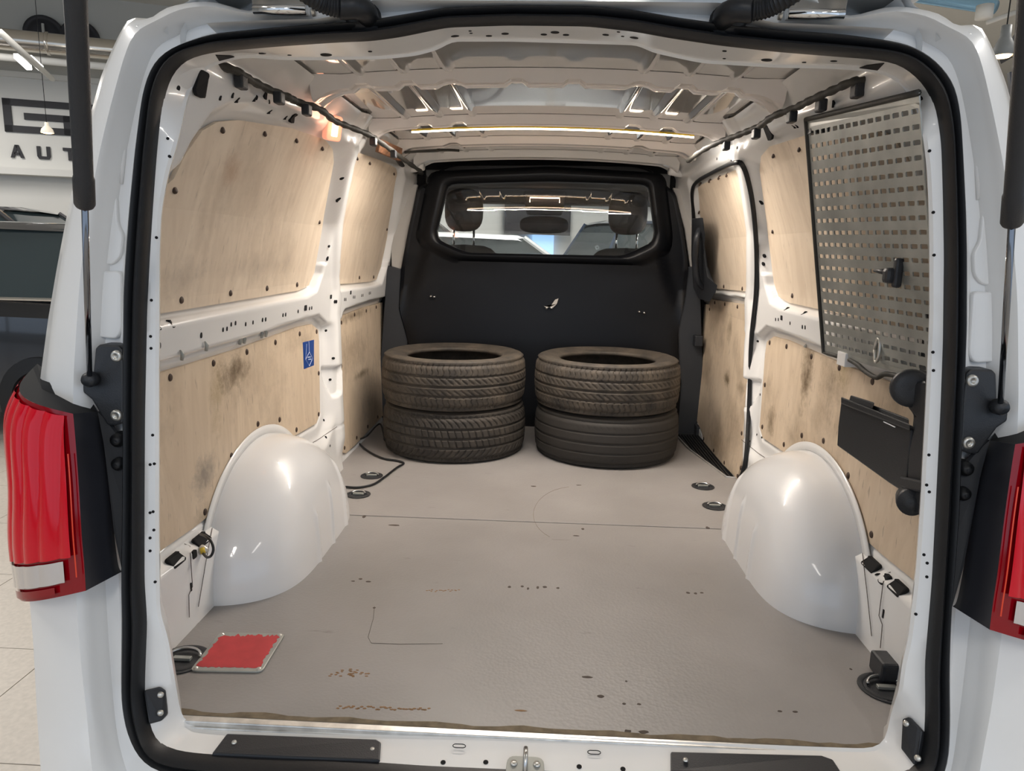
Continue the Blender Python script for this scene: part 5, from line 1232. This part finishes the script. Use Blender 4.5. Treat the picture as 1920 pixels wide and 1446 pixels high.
# =================================================================== cars of the showroom
def car(label, loc, rz, mat, L=4.6, Wd=1.85, H=1.5, kind='suv', group=None):
    root = tag(empty('car', loc), label, 'car', group); root.rotation_euler = (0, 0, rz)
    rot = Matrix.Rotation(rz, 3, 'Z'); base = Vector(loc)
    T = lambda v: tuple(v)                    # local coordinates, parented without offset
    def lk(name, V, F, mt, ang=.5):
        me = bpy.data.meshes.new(name); me.from_pydata([tuple(map(float, v)) for v in V], [], F); me.materials.append(MAT[mt]); o = bpy.data.objects.new(name, me); COL.objects.link(o); o.parent = root; autosmooth(o, ang); return o
    hw = Wd/2; belt = H*.66
    st_ = [(-L/2, .35, .55, .60), (-L/2+.06, .25, belt*.85, .88), (-L*.42, .20, belt*.98, .96), (-L*.25, .20, belt, 1), (0, .20, belt, 1), (L*.16, .20, belt*.97, 1), (L*.30, .20, belt*.93, .99), (L*.42, .22, belt*.84, .93), (L/2-.05, .25, belt*.66, .84), (L/2, .35, belt*.52, .62)]
    V = []; n = 10
    for (x, zl, zh, k) in st_:
        w_ = hw*k
        for (a, b) in [(-.86, 0), (-1, .12), (-1.0, .55), (-.985, .85), (-.90, 1), (.90, 1), (.985, .85), (1.0, .55), (1, .12), (.86, 0)]: V.append((x, a*w_, zl+b*(zh-zl)))
    F = [(i*n+k, i*n+(k+1) % n, (i+1)*n+(k+1) % n, (i+1)*n+k) for i in range(len(st_)-1) for k in range(n)]+[tuple(range(n))[::-1], tuple(range((len(st_)-1)*n, len(st_)*n))]
    lk('car_body', V, F, mat, .45)
    # glass house and roof
    x0, x1, x2, x3 = (-L*.44, -L*.36, L*.06, L*.24); zb_ = belt-.02; zr = H
    gb = [(x0, hw*.90), (x3, hw*.90)]; gt = [(x1, hw*.70), (x2, hw*.70)]
    V = [(x0, -gb[0][1], zb_), (x3, -gb[0][1], zb_), (x3, gb[0][1], zb_), (x0, gb[0][1], zb_), (x1, -gt[0][1], zr-.05), (x2, -gt[0][1], zr-.05), (x2, gt[0][1], zr-.05), (x1, gt[0][1], zr-.05)]
    lk('car_windows', V, [(0, 3, 2, 1), (4, 5, 6, 7), (0, 1, 5, 4), (1, 2, 6, 5), (2, 3, 7, 6), (3, 0, 4, 7)], 'car_glass', .3)
    V = []; 
    for x, w_, z in [(x1-.05, .60, zr-.07), (x1+.06, .68, zr-.02), ((x1+x2)/2, .70, zr), (x2-.08, .68, zr-.02), (x2+.05, .64, zr-.06)]:
        for a, dz in [(-1.04, -.05), (-.9, 0), (0, .02), (.9, 0), (1.04, -.05)]: V.append((x, a*hw*w_/.68*.70, z+dz))
    n = 5; lk('car_roof', V, [(i*n+k, i*n+k+1, (i+1)*n+k+1, (i+1)*n+k) for i in range(4) for k in range(4)], mat)
    for sy in (-1, 1):
        for (xa, xb, ua_, ub_) in ((x3, x2, 1, 1), (x0, x1, 1, 1), (x0+.38*(x3-x0), x1+.42*(x2-x1), 0, 0)):
            me = MB().tube([(xa, sy*hw*.905, zb_), (xb, sy*hw*.705, zr-.04)], .028, 6); lk('window_pillar', me.v, me.f, mat)
        me = MB().tube([(x0+.1, sy*hw*.925, zb_+.015), (x3-.1, sy*hw*.925, zb_+.015)], .014, 6); lk('chrome_strip', me.v, me.f, 'chrome')
        me = MB().tube([(x3-.2, sy*hw*1.02, zb_+.08), (x3-.16, sy*(hw+.16), zb_+.10)], [.03, .075], 10); lk('wing_mirror', me.v, me.f, mat)
        for xd in (-L*.12, L*.10):
            me = MB().tube([(xd, sy*(hw+.004), belt*.80), (xd+.2, sy*(hw+.004), belt*.80)], .014, 6); lk('door_handle', me.v, me.f, 'chrome')
    for sx in (-L*.31, L*.31):
        for sy in (-1, 1):
            me = MB().lathe([(0, -.10), (.20, -.10), (.215, -.085), (.225, -.11), (.33, -.10), (.34, -.06), (.34, .06), (.33, .10), (0, .10)], (sx, sy*(hw-.09), .34), (0, -sy, 0), 32); lk('wheel', me.v, me.f, 'rubber')
            me = MB()
            for k in range(5):
                a = 2*PI*k/5; me.tube([(sx, sy*(hw+.005), .34), (sx+.19*math.cos(a), sy*(hw+.012), .34+.19*math.sin(a))], .022, 6)
            lk('wheel_spokes', me.v, me.f, 'chrome')
    for sy in (-1, 1):
        me = MB().box((L/2-.14, sy*hw*.62-.16, belt*.62-.05), (L/2-.02, sy*hw*.62+.16, belt*.62+.05)); lk('headlight', me.v, me.f, 'clear_lens')
        me = MB().box((-L/2, sy*hw*.66-.14, belt*.80-.06), (-L/2+.1, sy*hw*.66+.14, belt*.80+.05)); lk('rear_light', me.v, me.f, 'red_lens')
    return root
car('black sport utility car parked close on the left behind the tail lamp', (-5.25, 4.95, G), PI, 'car_black', 4.7, 1.95, 1.68)
car('dark grey car behind the black one on the left', (-6.75, 7.7, G), .10, 'car_grey', 4.8, 1.9, 1.95)
car('white car in front of the van, its roof seen low through the bulkhead window', (-.55, 7.9, G), .05, 'car_white', 4.6, 1.85, 1.74)
car('black car beyond the white one, left half of the windscreen view', (-2.2, 10.9, G), .38, 'car_black', 4.6, 1.9, 1.98)
car('dark blue pickup-height car at the right of the windscreen view', (2.6, 12.1, G), .38, 'car_blue', 4.9, 2.0, 2.1)
# black banner with lettering beyond the windscreen
ub0, zb0 = on_fw(948, 352, .3); ub1, _ = on_fw(1072, 352, .3); zb1 = on_fw(1000, 440, .3)[1]
bn = tag(empty('banner', tuple(FW(ub0, zb1, .3))), 'black banner with white lettering seen through the bulkhead window', 'banner')
fwb(ub0, ub1, zb1, zb0+.6, .28, .30).build('banner_cloth', 'sign_black', bn)
hb = (on_fw(955, 373, .33)[1]-on_fw(955, 381, .33)[1]); uu, zz_ = on_fw(954, 381, .33)
for k, ch in enumerate('AUTO'): glyph(ch, uu+k*hb*1.75, zz_, hb, bn, 'white_print', .33)
wgl = on_fw(990, 470, .1); 
fwb(on_fw(1000, 400, .1)[0], on_fw(1040, 400, .1)[0], G+.1, on_fw(1000, 392, .1)[1], .08, .1).build('door_1', 'daylight_pane')['kind'] = 'structure'
